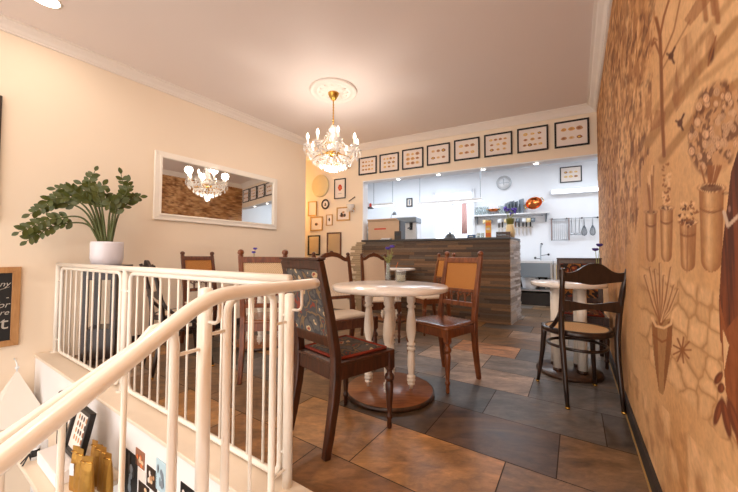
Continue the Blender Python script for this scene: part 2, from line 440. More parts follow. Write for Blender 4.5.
# grout slab just beneath
g = [rl(tW-.1, boff, 0), rl(tEnd+4.6, boff, 0), WR.at(0, 0, -.02) + WR.r*(-6), WK.at(4.2,0,0), WK.at(-3.6,0,0), WL.at(sL1+1, 0, -1.3), WL.at(sL1, 0, -1.3), WL.at(sL1, 0, -.02)]
gp = [Vector((-4.2, 9.5, 0)), Vector((-4.2, -3, 0)), Vector((7.5, -3, 0)), Vector((7.5, 9.5, 0))]
gp = half_clip(gp, rl(0, boff, 0), NV)
mbf.prism([(v.x, v.y) for v in gp], (1,0,0), (0,1,0), (0,0,1), (0,0,-.12), .118, 1)
fm, fnt, fp = newmat('slate_look_tiles')
at = N(fnt, 'ShaderNodeAttribute', attribute_name='Col'); tc = N(fnt, 'ShaderNodeTexCoord')
mp = N(fnt, 'ShaderNodeMapping'); mp.inputs['Rotation'].default_value = (0,0,math.radians(33.5)); mp.inputs['Scale'].default_value = (1.0, 2.2, 1)
fnt.links.new(tc.outputs['Object'], mp.inputs[0])
n1 = N(fnt, 'ShaderNodeTexNoise', Scale=2.6, Detail=8.0, Distortion=1.2, Roughness=.62); fnt.links.new(mp.outputs[0], n1.inputs['Vector'])
n2 = N(fnt, 'ShaderNodeTexNoise', Scale=1.7, Detail=5.0, Distortion=.8); fnt.links.new(mp.outputs[0], n2.inputs['Vector'])
r1 = N(fnt, 'ShaderNodeMapRange'); r1.inputs['From Min'].default_value = .3; r1.inputs['From Max'].default_value = .72; r1.inputs['To Min'].default_value = .45; r1.inputs['To Max'].default_value = 1.55
fnt.links.new(n1.outputs['Fac'], r1.inputs[0])
sc = N(fnt, 'ShaderNodeVectorMath', operation='SCALE'); fnt.links.new(at.outputs['Color'], sc.inputs[0]); fnt.links.new(r1.outputs[0], sc.inputs['Scale'])
rust = N(fnt, 'ShaderNodeMix', data_type='RGBA'); rust.inputs[7].default_value = lin((146, 110, 72))
r2 = N(fnt, 'ShaderNodeMapRange'); r2.inputs['From Min'].default_value = .56; r2.inputs['From Max'].default_value = .74; r2.inputs['To Max'].default_value = .6
fnt.links.new(n2.outputs['Fac'], r2.inputs[0]); fnt.links.new(r2.outputs[0], rust.inputs[0])
n3 = N(fnt, 'ShaderNodeTexNoise', Scale=16.0, Detail=6.0, Distortion=.5, Roughness=.7); fnt.links.new(mp.outputs[0], n3.inputs['Vector'])
r4 = N(fnt, 'ShaderNodeMapRange'); r4.inputs['From Min'].default_value = .3; r4.inputs['From Max'].default_value = .7; r4.inputs['To Min'].default_value = .72; r4.inputs['To Max'].default_value = 1.28
fnt.links.new(n3.outputs['Fac'], r4.inputs[0]); sc2 = N(fnt, 'ShaderNodeVectorMath', operation='SCALE'); fnt.links.new(sc.outputs[0], sc2.inputs[0]); fnt.links.new(r4.outputs[0], sc2.inputs['Scale'])
fnt.links.new(sc2.outputs[0], rust.inputs[6])
fnt.links.new(rust.outputs[2], fp.inputs['Base Color'])
r3 = N(fnt, 'ShaderNodeMapRange'); r3.inputs['To Min'].default_value = .28; r3.inputs['To Max'].default_value = .5; fnt.links.new(n1.outputs['Fac'], r3.inputs[0]); fnt.links.new(r3.outputs[0], fp.inputs['Roughness'])
bp = N(fnt, 'ShaderNodeBump', Strength=.18, Distance=.006); fnt.links.new(n1.outputs['Fac'], bp.inputs['Height']); fnt.links.new(bp.outputs[0], fp.inputs['Normal'])
M['grout'] = plain('dark_grout', (66, 52, 42), .9)
struct(mbf.build('floor', [fm, M['grout']]))
# parapet wall with capping, lower floor, stairs
mb = MB()
def slab(mb, t0, t1, o0, o1, z0, z1, mi=0):
    b = [rl(t0,o0,z0), rl(t1,o0,z0), rl(t1,o1,z0), rl(t0,o1,z0)]
    return mb.hexa(b, [v + Vector((0,0,z1-z0)) for v in b], mi)
slab(mb, tW, tEnd, koff+.012, boff-.002, -1.3, KZ-.02)
struct(mb.build('wall_stairwell', M['parapet']))
mb = MB(); slab(mb, tW, tEnd, koff, boff, KZ-.02, KZ); struct(mb.build('trim_6', M['kerb'], bevel=.004))
mb = MB(); mb.box((-1.6, .2, -1.35), (5.4, 6.4, .1)); struct(mb.build('floor_lower', M['base_dark']))
E3 = Vector((-.482, -.876, 0)).normalized(); N3 = Vector((-E3.y, E3.x, 0))     # stairs go down along E3
N3 = Vector((.876, -.482, 0))
P1 = rl(tP1, 0, 0)
mb = MB()
for i in range(6):
    a = .12 + i*.27; z = -.17*(i+1)
    b = [P1 + E3*a + N3*.03, P1 + E3*(a+.28) + N3*.03, P1 + E3*(a+.28) + N3*1.05, P1 + E3*a + N3*1.05]
    b = [Vector((v.x, v.y, -1.3)) for v in b]; mb.hexa(b, [Vector((v.x, v.y, z)) for v in b])
struct(mb.build('floor_stairs', M['kerb']))
# baseboard
mb = MB(); mb.box(WR.at((sR0+4.6)/2, .045, .006), (4.6-sR0, .012, .09), WR.rz); mb.box(WR.at((sR0+4.6)/2, .004, .014), (4.6-sR0, .008, .008), WR.rz, 1)
struct(mb.build('baseboard_right', [M['base_dark'], M['goldframe']]))
mb = MB(); mb.box(WL.at((.6+sL1)/2, .045, .006), (sL1-.6, .012, .09), WL.rz); struct(mb.build('baseboard_left', M['base_dark']))

# ------------------------------------------------------------------ mural on the right wall
def vnoise(x, y, seed):
    r = np.random.RandomState(seed); T = r.rand(257, 257)
    xi = np.floor(x).astype(int); yi = np.floor(y).astype(int); fx = x-xi; fy = y-yi
    fx = fx*fx*(3-2*fx); fy = fy*fy*(3-2*fy); xi %= 256; yi %= 256
    return (T[yi,xi]*(1-fx)+T[yi,xi+1]*fx)*(1-fy) + (T[yi+1,xi]*(1-fx)+T[yi+1,xi+1]*fx)*fy
def fbm(x, y, seed, o=4):
    v = 0; a = .5
    for i in range(o): v = v + a*vnoise(x*2**i, y*2**i, seed+i); a *= .5
    return v/(1-.5**o)
def build_mural():
    # columns along the wall, finer towards the viewer
    ss = [sR0]
    px_cols = np.linspace(600.2, 748, 300)
    ss = [WR.sz(x, 250)[0] for x in px_cols]
    ss = [sR0] + [s for s in ss if s > sR0+.005] + list(np.linspace(ss[-1]+.05, 4.6, 24))
    zs = np.linspace(.0, CEIL, 900)
    S, Z = np.meshgrid(np.array(ss), zs)
    X = WR.p.x + WR.r.x*S; Y = WR.p.y + WR.r.y*S
    dx, dy, dz = X, Y, Z-H
    den = np.maximum(dx*FW.x+dy*FW.y+dz*FW.z, .05)
    px = CX + F*(dx*RT.x+dy*RT.y+dz*RT.z)/den; py = CY - F*(dx*UP.x+dy*UP.y+dz*UP.z)/den
    near_ok = (dx*FW.x+dy*FW.y+dz*FW.z) > .45
    LI, MI, DK, VD = (np.array(lin(c)[:3]) for c in ((232,186,136), (200,146,92), (146,88,46), (96,52,30)))
    n1 = fbm(S*1.3+9, Z*1.3, 11); n2 = fbm(S*9, Z*4, 21); n3 = fbm(S*30, Z*30, 31, 3)
    t = np.clip((n1-.3)*1.6, 0, 1)[..., None]
    C = LI*t + MI*(1-t)
    C = C*(.9+.2*n2[..., None])
    def blend(mask, col, a=1.0):
        nonlocal C
        m = (np.clip(mask, 0, 1)*min(1, a*1.6)*near_ok)[..., None]; C = C*(1-m) + np.asarray(col)*m
    def seg(pts, w, col, a=1.0, soft=.8):
        d = np.full(px.shape, 1e9)
        for (x0,y0),(x1,y1) in zip(pts[:-1], pts[1:]):
            vx, vy = x1-x0, y1-y0; L = vx*vx+vy*vy+1e-9
            u = np.clip(((px-x0)*vx+(py-y0)*vy)/L, 0, 1)
            d = np.minimum(d, np.hypot(px-x0-u*vx, py-y0-u*vy))
        blend((w/2+soft-d)/soft/1.0, col, a)
    def poly_mask(pts):
        inside = np.zeros(px.shape, bool); n = len(pts)
        for i in range(n):
            (x0,y0),(x1,y1) = pts[i], pts[(i+1)%n]
            c = ((y0 > py) != (y1 > py)) & (px < (x1-x0)*(py-y0)/((y1-y0) or 1e-9)+x0); inside ^= c
        return inside.astype(float)
    def ell(x, y, rx, ry, rot=0):
        c, s = math.cos(rot), math.sin(rot); a = (px-x)*c+(py-y)*s; b = -(px-x)*s+(py-y)*c
        return np.hypot(a/rx, b/ry)
    # hedge of tall foliage at the far end
    edge = np.where(py < 135, 655-(py/135)*6, 649-np.maximum(0, (py-135)/60)*10)
    fol = (px < edge+8*(n2-.5)*2) & (py < 345)
    fs = .5*fbm(S*12, Z*13, 41, 3)+.5*fbm(S*26, Z*34, 43, 3)
    fol = fol*np.clip(1-(py-215)/90, 0, 1)*np.clip((py+40)/60, .6, 1)
    blend(fol*np.clip((fs-.45)*9, 0, 1), DK, .4)
    blend(fol*np.clip((fbm(S*16, Z*24, 47, 3)-.54)*9, 0, 1), VD, .4)
    blend(fol*np.clip((.38-fs)*8, 0, 1), LI*1.04, .5)
    blend(((px < 650) & (py > 170))*np.clip((fbm(S*14, Z*3, 51, 3)-.5)*4, 0, 1), np.array(lin((206,160,128))[:3]), .35)
    # hills sweeping up to the right
    for pts, w, a in (([(648,143),(676,100),(705,62),(738,20)],6,.6), ([(655,112),(690,55),(738,-10)],3,.4), ([(666,112),(700,82),(738,52)],3,.35), ([(662,160),(700,112),(738,82)],5,.6)):
        seg(pts, w, MI*.72, a, 3)
    blend(poly_mask([(672,98),(680,40),(692,30),(700,22),(706,34),(712,28),(718,44),(690,92),(676,112)])*np.clip((fbm(S*30,Z*14,61,3)-.3)*2,0,1), DK, .5)
    blend(poly_mask([(684,20),(700,-6),(716,-6),(690,26)]), DK, .4)
    blend(poly_mask([(650,132),(656,110),(666,112),(664,124)]), DK, .35)
    for x, y0, y1 in ((716,0,22),(704,0,20),(712,-4,14)): seg([(x,y0),(x+2,y1)], 3, DK, .5, 2)
    # thin tree
    seg([(664,156),(662,110),(661,60),(660,36),(656,18)], 2.4, DK*.9, .8, 1.0)
    seg([(661,58),(655,42)], 1.2, DK, .8); seg([(655,42),(652,46),(654,38),(657,40)], .8, DK, .7)
    seg([(660,36),(664,16),(669,0)], 1.3, DK, .7); seg([(661,62),(674,30),(680,0)], .9, DK, .5); seg([(662,70),(690,20)], .7, DK, .4)
    # birds
    for x, y in ((671,56),(680,123)):
        blend((1.15-ell(x,y,2.6,4.2,.3))*3, VD, .85); seg([(x-4,y-2),(x,y),(x+3,y+7)], 1.4, VD, .8); seg([(x,y),(x+4,y-9)], 1.2, VD, .7)
    blend((1-ell(712,54,4,13,.25))*2*np.clip((n3-.42)*8,0,1), VD, .7); seg([(708,66),(716,36)], .8, DK, .7)
    # rose tree
    rr = np.random.RandomState(5)
    rose = np.clip((1.04-ell(716,128,28,50,.18)+.18*(n2-.5))*9, 0, 1)
    blend(rose, DK*1.2, .25)
    blend(rose*np.clip((fbm(S*52, Z*70, 71, 2)-.47)*8, 0, 1), VD, .5)
    for i in range(52):
        a = rr.rand()*2*PI; q = math.sqrt(rr.rand())*.92; x = 716+28*q*math.cos(a)*.95; y = 128+48*q*math.sin(a)
        x += (128-y)*.16; r = rr.uniform(2.6, 4.6); e = ell(x, y, r*.8, r*1.1)
        blend((1.0-e)*4, np.array(lin((214,168,128))[:3])*(.75+.5*n3[...,None]), .6); blend(np.clip(1-np.abs(e-1.05)*4,0,1)*np.clip((n3-.4)*6,0,1), VD, .3); blend(np.clip(1-np.abs(e-.45)*5,0,1)*np.clip((fbm(S*70,Z*70,73,2)-.35)*5,0,1), DK, .45)
    for i in range(10): x = 700+rr.rand()*22; seg([(x,166),(709+(x-709)*.4,186)], 1, DK, .6)
    # tall pots
    def pot(x, w, y0, y1, plant=0):
        t = (py-y0)/(y1-y0); hw = w/2*(1-.20*t)*np.sqrt(np.clip(1-np.clip((t-.86)/.14,0,1)**2, 0, 1))
        u = (px-x)/np.maximum(hw, .3); m = np.clip((hw-np.abs(px-x))+.5, 0, 1)*((t > 0) & (t < 1))
        nn = fbm(S*22, Z*9, 63, 3)
        blend(m, MI*.9, .5); blend(m*np.clip((u-.15)*1.2,0,1), DK, .55); blend(m*np.clip((-u-.55)*2.5,0,1), DK, .45); blend(m*np.clip(1-np.abs(u+.25)*2.2,0,1), LI, .45)
        blend(m*np.clip((nn-.5)*5,0,1), DK, .3); blend(m*np.clip((t-.8)*4,0,1), DK, .35)
        ring = np.abs(t-.24-.05*(1-np.minimum(u*u,1)))*(y1-y0)
        blend(m*np.clip(1.6-ring,0,1), DK*.85, .55); blend(m*np.clip((ring < 7)*(t < .24)*(1-ring/7),0,1), DK, .25)
        e = ell(x, y0, w/2, w*.17)
        blend((1-e)*5, VD, .5); blend(np.clip(1-np.abs(e-1)*w*.28,0,1), LI, .5); blend(np.clip(1-np.abs(e-1.12)*w*.3,0,1), DK, .4)
        if plant == 1:
            for i in range(46):
                a = rr.uniform(0, 2*PI); q = math.sqrt(rr.rand()); xx = x+w*.62*q*math.cos(a); yy = y0-8+13*q*math.sin(a)
                blend((1-ell(xx,yy,1.3,2.2,rr.rand()*3))*3, (DK, LI, VD)[i%3], .6)
        if plant == 2:
            for i in range(11): seg([(x+rr.uniform(-2,2),y0+1),(x+rr.uniform(-w*.45,w*.45),y0-rr.uniform(20,46))], .8, DK if i%3 else LI, .45)
        if plant == 3:
            for i in range(40): blend((1-ell(x+rr.uniform(-w*.3,w*.3), y0-rr.uniform(0,44), 1.2, 2.2, rr.rand()*3))*3, (LI, DK)[i%2], .55)
    pot(651,11,212,262,2); pot(666.5,13,208,262,3); pot(688,17,222,271,1); pot(711.5,25,188,272,0)
    seg([(688,226),(687,272)], .8, DK, .35)
    # stone wall: irregular blocks with brown joints
    line = 262+(px-640)*.36
    reg = np.clip((py-line)/6, 0, 1)*np.clip((px-636)/10, 0, 1)
    gx, gy = [], []
    for j in range(14):
        for i in range(16):
            sx0 = 634+ i*17*(1+.012*i) + (j%2)*8 + rr.uniform(-6,6); gx.append(sx0+(j%3)*5); gy.append(256+j*24+(sx0-640)*.62+rr.uniform(-7,7))
    d1 = np.full(px.shape, 1e9); d2 = np.full(px.shape, 1e9); cid = np.zeros(px.shape)
    wx = px+6*(n2-.5); wy = py+8*(fbm(S*6,Z*6,64)-.5)
    for q,(gx_,gy_) in enumerate(zip(gx,gy)):
        d = np.maximum(np.abs(wx-gx_)*1.25, np.abs((wy-gy_)-(wx-gx_)*.62)*.85) + .25*np.hypot(wx-gx_, wy-gy_); closer = d < d1
        d2 = np.where(closer, d1, np.minimum(d2, d)); cid = np.where(closer, q, cid); d1 = np.where(closer, d, d1)
    upper = reg*np.clip(1-(py-(352+(px-645)*1.05))/8, 0, 1)
    blend(upper, LI, .4); blend(upper*np.clip(1.3-(d2-d1)*.5,0,1), DK, .36); blend(upper*np.clip(1-(d2-d1)*.12,0,1), MI*.8, .4)
    tone = ((cid*7919) % 13)/13.0; blend(upper*np.clip(tone-.5,0,1), MI*.85, .6)
    # agave in its amphora
    blend(poly_mask([(652,322),(673,318),(672,345),(667,378),(663,395),(659,392),(655,365),(652,340)]), MI*.74, .85)
    blend(poly_mask([(652,322),(657,322),(659,392),(655,365)]), DK, .5)
    blend(poly_mask([(668,322),(673,318),(671,350),(664,393),(664,372)]), DK*.9, .55)
    seg([(652,318),(656,326),(664,328),(671,324),(673,312),(677,308)], 1.6, LI, .7); seg([(653,335),(662,342),(671,338)], 1.2, DK, .7)
    for x, y in ((645,276),(650,268),(655,270),(660,264),(664,276),(669,282),(674,286),(678,290),(671,268)):
        seg([(661,324),((661+x)/2,(324+y)/2+4),(x,y)], 1.7, DK, .55, 1); seg([(661,322),((661+x)/2+.8,(324+y)/2+4),(x+.6,y)], .6, LI, .5)
    # sprig
    for a in range(9): seg([(682,350),(682+9*math.cos(a*.7),350+13*math.sin(a*.7))], .9, DK, .7)
    # rubble foot of the wall
    blend((py > 350+ (px-612)*1.1)*np.clip((fbm(S*8,Z*12,81)-.46)*5,0,1), DK, .3)
    blend((py > 350+ (px-612)*1.1)*np.clip((fbm(S*10,Z*7,91)-.52)*5,0,1), LI*1.05, .45)
    # painted door with a ribbon
    door = poly_mask([(738,150),(731,172),(722,250),(719,300),(720,340),(725,352),(728,372),(760,372),(760,120)])
    RD = np.array(lin((128,68,36))[:3])
    blend(door, RD, .9); blend(door*np.clip((fbm(S*60,Z*5,95,3)-.45)*4,0,1), np.array(lin((84,44,28))[:3]), .7)
    door2 = poly_mask([(719,296),(726,330),(735,318),(760,296),(760,440),(738,448),(726,392),(722,352)])
    blend(door2, np.array(lin((150,84,44))[:3]), .75); blend(door2*np.clip((fbm(S*50,Z*8,97,3)-.45)*4,0,1), RD, .6)
    blend(poly_mask([(723,330),(729,345),(724,372)]), LI, .8)
    seg([(724,212),(728,226),(740,214)], 2.6, np.array(lin((206,176,150))[:3]), .85); blend((1-ell(729.5,209,1.6,4))*3, np.array(lin((150,110,90))[:3]), .8); seg([(723,194),(745,188)], 1, VD, .4)
    for e in ((718.5,378,4,8,.5),(718,412,4,16,.25),(726,418,4,24,-.2),(734,420,5,26,-.3),(721,388,4,6,0)):
        blend((1-ell(*e))*4, np.array(lin((112,58,34))[:3]), .9)
        blend((1-ell(e[0]+1,e[1],e[2]*.4,e[3]*.7,e[4]))*3, RD*1.3, .5)
    C = np.clip(C*(.93+.14*n3[..., None]), 0, 1)
    nr, nc = S.shape
    co = np.stack([X, Y, Z], -1).reshape(-1, 3)
    idx = np.arange(nr*nc).reshape(nr, nc)
    f = np.stack([idx[:-1,:-1], idx[:-1,1:], idx[1:,1:], idx[1:,:-1]], -1).reshape(-1, 4)
    # back of the wall, for thickness
    nb = len(co); th = -WR.n*.15
    cs = [idx[0,0], idx[0,-1], idx[-1,-1], idx[-1,0]]
    back = np.array([co[i] + np.array(th) for i in cs])
    co = np.vstack([co, back])
    faces = [tuple(int(i) for i in q) for q in f]
    faces += [(nb+3, nb+2, nb+1, nb)]
    faces += [tuple(int(i) for i in idx[:,0][::-1]) + (nb, nb+3)]
    faces += [tuple(int(i) for i in idx[-1,:][::-1]) + (nb+3, nb+2)]
    me = bpy.data.meshes.new('wall_right'); me.from_pydata([tuple(v) for v in co], [], faces)
    at = me.color_attributes.new('Col', 'FLOAT_COLOR', 'POINT')
    full = np.ones((len(co), 4)); full[:nb,:3] = C.reshape(-1,3); full[nb:,:3] = MI
    at.data.foreach_set('color', full.ravel().astype(np.float32))
    me.materials.append(colattr('sepia_mural_paint', .75, .12, (14, 14, 14), .06, .25))
    me.update()
    o = bpy.data.objects.new('wall_right', me); COL.objects.link(o); struct(o)
build_mural()

# ------------------------------------------------------------------ chairs (local frame: y forward, x right, origin on the floor under the seat)
def rear_leg(x, dark, h, foot=-.06, top=-.10, sec=.034, back=-.165, seat_z=.43):
    pts = [(x*1.02, back+foot, 0), (x*1.01, back+foot*.62, .1), (x, back+foot*.12, .26), (x, back+.004, seat_z-.06), (x, back, seat_z+.04),
           (x, back+top*.3, seat_z+.04+(h-seat_z)*.33), (x, back+top*.65, seat_z+.04+(h-seat_z)*.64), (x, back+top, h)]
    mb = MB(); mb.rectbar(pts, [sec*.8, sec*.9, sec, sec*1.05, sec*1.05, sec, sec*.95, sec*.9], [sec*.9, sec, sec*1.1, sec*1.2, sec*1.1, sec*.95, sec*.85, sec*.8], (1,0,0)); return mb
def back_y(z, h, top, back, seat_z): # y of the back post at height z
    k = max(0, (z-(seat_z+.04)))/(h-(seat_z+.04)); return back + top*k
TURN = [(0,.011),(.015,.014),(.05,.012),(.06,.018),(.072,.018),(.08,.013),(.1,.014),(.2,.021),(.24,.024),(.262,.018),(.27,.026),(.283,.028),(.295,.024),(.303,.016),(.318,.016),(.325,.024),(.335,.024)]
def front_leg(x, y, seat_z, turn=TURN, sec=.042):
    mb = MB(); k = (seat_z-.095)/.335
    mb.lathe([(z*k, r) for z, r in turn], (x, y, 0), 14); mb.box((x, y, seat_z-.05), (sec, sec, .1)); return mb
def apron(mb, wf, wr, yf, yr, z0, z1, th=.022, skirt=True):
    mb.box((0, yf, (z0+z1)/2), (wf*2-.04, th, z1-z0)); mb.box((0, yr, (z0+z1)/2), (wr*2-.03, th, z1-z0))
    for s in (-1, 1):
        a, b = Vector((s*wf, yf, 0)), Vector((s*wr, yr, 0)); d = b-a
        mb.box((a+b)/2 + Vector((0,0,(z0+z1)/2)), (d.length-.03, th, z1-z0), math.atan2(d.y, d.x))
def trapz(mb, wf, wr, yf, yr, z0, z1, mi=0, dome=0, n=8):
    if not dome:
        return mb.hexa([(-wr,yr,z0),(wr,yr,z0),(wf,yf,z0),(-wf,yf,z0)], [(-wr,yr,z1),(wr,yr,z1),(wf,yf,z1),(-wf,yf,z1)], mi)
    vs = []; fs = []
    for j in range(n+1):
        for i in range(n+1):
            u, v = i/n*2-1, j/n*2-1; w = (wr+wf)/2+(wf-wr)/2*v
            vs.append((u*w, (yr+yf)/2+(yf-yr)/2*v, z1+dome*((1-u**4)*(1-v**4))))
    o = (n+1)**2; m = n+1
    for j in range(n):
        for i in range(n): fs.append((j*m+i, j*m+i+1, j*m+m+i+1, j*m+m+i))
    rim = [i for i in range(m)] + [j*m+n for j in range(1, m)] + [n*m+i for i in range(n-1, -1, -1)] + [j*m for j in range(n-1, 0, -1)]
    for k in rim: vs.append((vs[k][0], vs[k][1], z0))
    L = len(rim)
    for k in range(L): fs.append((rim[k], o+k, o+(k+1)%L, rim[(k+1)%L]))
    fs.append(tuple(o+k for k in range(L)))
    return mb.add(vs, fs, mi, True)
def knob(mb, c, r=.02):
    return mb.lathe([(0,r*.55),(r*.25,r*.9),(r*.5,r*.5),(r*.7,r*.85),(r*1.3,r),(r*1.9,r*.8),(r*2.2,r*.25)], c, 12)
def back_frame_M(z0, z1, h, top, back, sz):
    y0, y1 = back_y(z0, h, top, back, sz), back_y(z1, h, top, back, sz)
    return y0, y1

def chair_tapestry(label, group, fabric, hw=.165, wf=.19):
    sz, h, top, back = .43, .93, -.10, -.165
    W = M['darkwood']; t = thing('upholstered_chair', label, 'chair', group=group)
    for s in (-1, 1): rear_leg(s*hw, W, h, -.055, top, .04, back, sz).build('rear_leg', W, t, bevel=.005)
    for s in (-1, 1): front_leg(s*wf, .195, sz).build('front_leg', W, t, bevel=.003)
    mb = MB(); apron(mb, wf, hw, .195, back, sz-.085, sz-.005); trapz(mb, wf+.022, hw+.02, .215, back-.02, sz-.012, sz+.004)
    mb.build('seat_frame', W, t, bevel=.004)
    mb = MB(); trapz(mb, wf-.02, hw-.022, .175, back+.035, sz+.004, sz+.012, 0, .018); o = mb.build('seat', fabric, t)
    mb = MB()
    for a, b in (((-wf+.015,.182),(wf-.015,.182)),((wf-.015,.182),(hw-.015,back+.03)),((hw-.015,back+.03),(-hw+.015,back+.03)),((-hw+.015,back+.03),(-wf+.015,.182))):
        mb.tube([(a[0],a[1],sz+.012),(b[0],b[1],sz+.012)], .008, 6)
    mb.build('braid_trim', M['redtrim'], o)
    for nm, z0, z1 in (('top_rail', .885, .932), ('bottom_rail', .505, .56)):
        y0, y1 = back_frame_M(z0, z1, h, top, back, sz); mb = MB()
        mb.hexa([(-hw,y0-.016,z0),(hw,y0-.016,z0),(hw,y0+.018,z0),(-hw,y0+.018,z0)], [(-hw,y1-.016,z1),(hw,y1-.016,z1),(hw,y1+.018,z1),(-hw,y1+.018,z1)])
        if nm == 'top_rail': mb.box((0, y1, z1+.006), (2*hw+.044, .044, .012))
        mb.build(nm, W, t, bevel=.004)
    y0, y1 = back_frame_M(.55, .89, h, top, back, sz); mb = MB(); q = hw-.012
    mb.hexa([(-q,y0-.012,.55),(q,y0-.012,.55),(q,y0+.018,.55),(-q,y0+.018,.55)], [(-q,y1-.012,.89),(q,y1-.012,.89),(q,y1+.018,.89),(-q,y1+.018,.89)])
    mb.build('backrest', fabric, t, bevel=.008)
    return t
def chair_cane(label, group, cane, W, seatmat, hw=.165, wf=.185, knobs=True):
    sz, h, top, back = .45, .95, -.09, -.165
    t = thing('cane_chair', label, 'chair', group=group)
    for s in (-1, 1):
        l = rear_leg(s*hw, W, h, -.05, top, .036, back, sz).build('rear_leg', W, t, bevel=.004)
        mb = MB(); knob(mb, (s*hw, back+top, h-.004), .024); mb.build('finial', W, l)
    for s in (-1, 1): front_leg(s*wf, .19, sz).build('front_leg', W, t, bevel=.003)
    mb = MB(); apron(mb, wf, hw, .19, back, sz-.075, sz-.012); mb.build('seat_frame', W, t, bevel=.004)
    mb = MB(); trapz(mb, wf+.022, hw+.012, .215, back-.012, sz-.014, sz+.004, 0, .004); mb.build('seat', seatmat, t)
    for nm, z0, z1 in (('top_rail', .90, .945), ('middle_rail', .665, .69), ('bottom_rail', .555, .59)):
        y0, y1 = back_frame_M(z0, z1, h, top, back, sz); mb = MB()
        mb.hexa([(-hw,y0-.013,z0),(hw,y0-.013,z0),(hw,y0+.013,z0),(-hw,y0+.013,z0)], [(-hw,y1-.013,z1),(hw,y1-.013,z1),(hw,y1+.013,z1),(-hw,y1+.013,z1)])
        mb.build(nm, W, t, bevel=.004)
    y0, y1 = back_frame_M(.685, .905, h, top, back, sz); q = hw-.012; mb = MB()
    mb.hexa([(-q,y0-.004,.685),(q,y0-.004,.685),(q,y0+.004,.685),(-q,y0+.004,.685)], [(-q,y1-.004,.905),(q,y1-.004,.905),(q,y1+.004,.905),(-q,y1+.004,.905)])
    mb.build('cane_panel', cane, t)
    n = 5
    for i in range(n):
        x = -hw + 2*hw*(i+.5)/n; ya = back_y(.59,h,top,back,sz); yb = back_y(.665,h,top,back,sz); mb = MB()
        Mx = Matrix.Rotation(math.atan2(-(yb-ya), .075)*-1, 3, 'X').inverted()
        mb.lathe([(0,.006),(.012,.01),(.02,.006),(.035,.0125),(.05,.006),(.062,.01),(.075,.006)], (x, ya, .59), 10, 0)
        mb.tube([(x-hw/n*.95, yb, .662), (x-hw/n*.7, yb-.0, .647), (x, yb, .636), (x+hw/n*.7, yb, .647), (x+hw/n*.95, yb, .662)], .006, 6)
        mb.build('spindle', W, t)
    return t
def chair_arched(label, group, hw=.175, wf=.195, W=None, fab=None, cl=.895):
    sz, h, top, back = .45, .97, -.10, -.165; W = W or M['midwood']; fab = fab or M['cream']
    t = thing('arched_back_chair', label, 'chair', group=group)
    for s in (-1, 1):
        l = rear_leg(s*hw, W, h-.02, -.05, top, .038, back, sz).build('rear_leg', W, t, bevel=.004)
        mb = MB(); knob(mb, (s*hw, back+top, h-.024), .019); mb.build('finial', W, l)
    for s in (-1, 1): front_leg(s*wf, .19, sz).build('front_leg', W, t, bevel=.003)
    mb = MB(); apron(mb, wf, hw, .19, back, sz-.08, sz-.006); trapz(mb, wf+.02, hw+.015, .21, back-.015, sz-.012, sz+.002); mb.build('seat_frame', W, t, bevel=.004)
    mb = MB(); trapz(mb, wf-.004, hw-.01, .19, back+.03, sz+.002, sz+.012, 0, .02); mb.build('seat', M['seatcream'], t)
    # arched crest rail
    def arch(u): return .05*math.exp(-(abs(u)/.62)**4) + .006*math.exp(-(u/.16)**2)
    pts = [u/12 for u in range(-12, 13)]; yc = back_y(.93, h-.02, top, back, sz)
    out = [(hw*u, .935+arch(u)) for u in pts] + [(hw*u, cl+.9*arch(u)*.9) for u in pts[::-1]]
    mb = MB(); mb.prism(out, (1,0,0), (0,0,1), (0,1,0), (0, yc-.017, 0), .034); mb.ball((0, yc, .992), .012, sc=(1.6,.8,.8)); mb.build('crest_rail', W, t)
    z0, z1 = .56, .595; y0, y1 = back_frame_M(z0, z1, h-.02, top, back, sz); mb = MB()
    mb.hexa([(-hw,y0-.014,z0),(hw,y0-.014,z0),(hw,y0+.014,z0),(-hw,y0+.014,z0)], [(-hw,y1-.014,z1),(hw,y1-.014,z1),(hw,y1+.014,z1),(-hw,y1+.014,z1)]); mb.build('bottom_rail', W, t, bevel=.004)
    q = hw-.014; y0, y1 = back_frame_M(.59, .9, h-.02, top, back, sz); vs = []; n = 12; mb = MB()
    for off in (-.011, .016):
        for i in range(n+1):
            u = i/n*2-1; vs.append((q*u, y0+off, .59))
        for i in range(n+1):
            u = i/n*2-1; vs.append((q*u, y1+off-.003, .9+.85*arch(u)))
    m = n+1; fs = []
    for i in range(n): fs += [(i, i+1, m+i+1, m+i), (2*m+i+1, 2*m+i, 3*m+i, 3*m+i+1), (i+1, i, 2*m+i, 2*m+i+1), (m+i, m+i+1, 3*m+i+1, 3*m+i)]
    fs += [(0, m, 3*m, 2*m), (n, 2*m+n, 3*m+n, m+n)]
    mb.add(vs, fs); mb.build('backrest', fab, t)
    return t
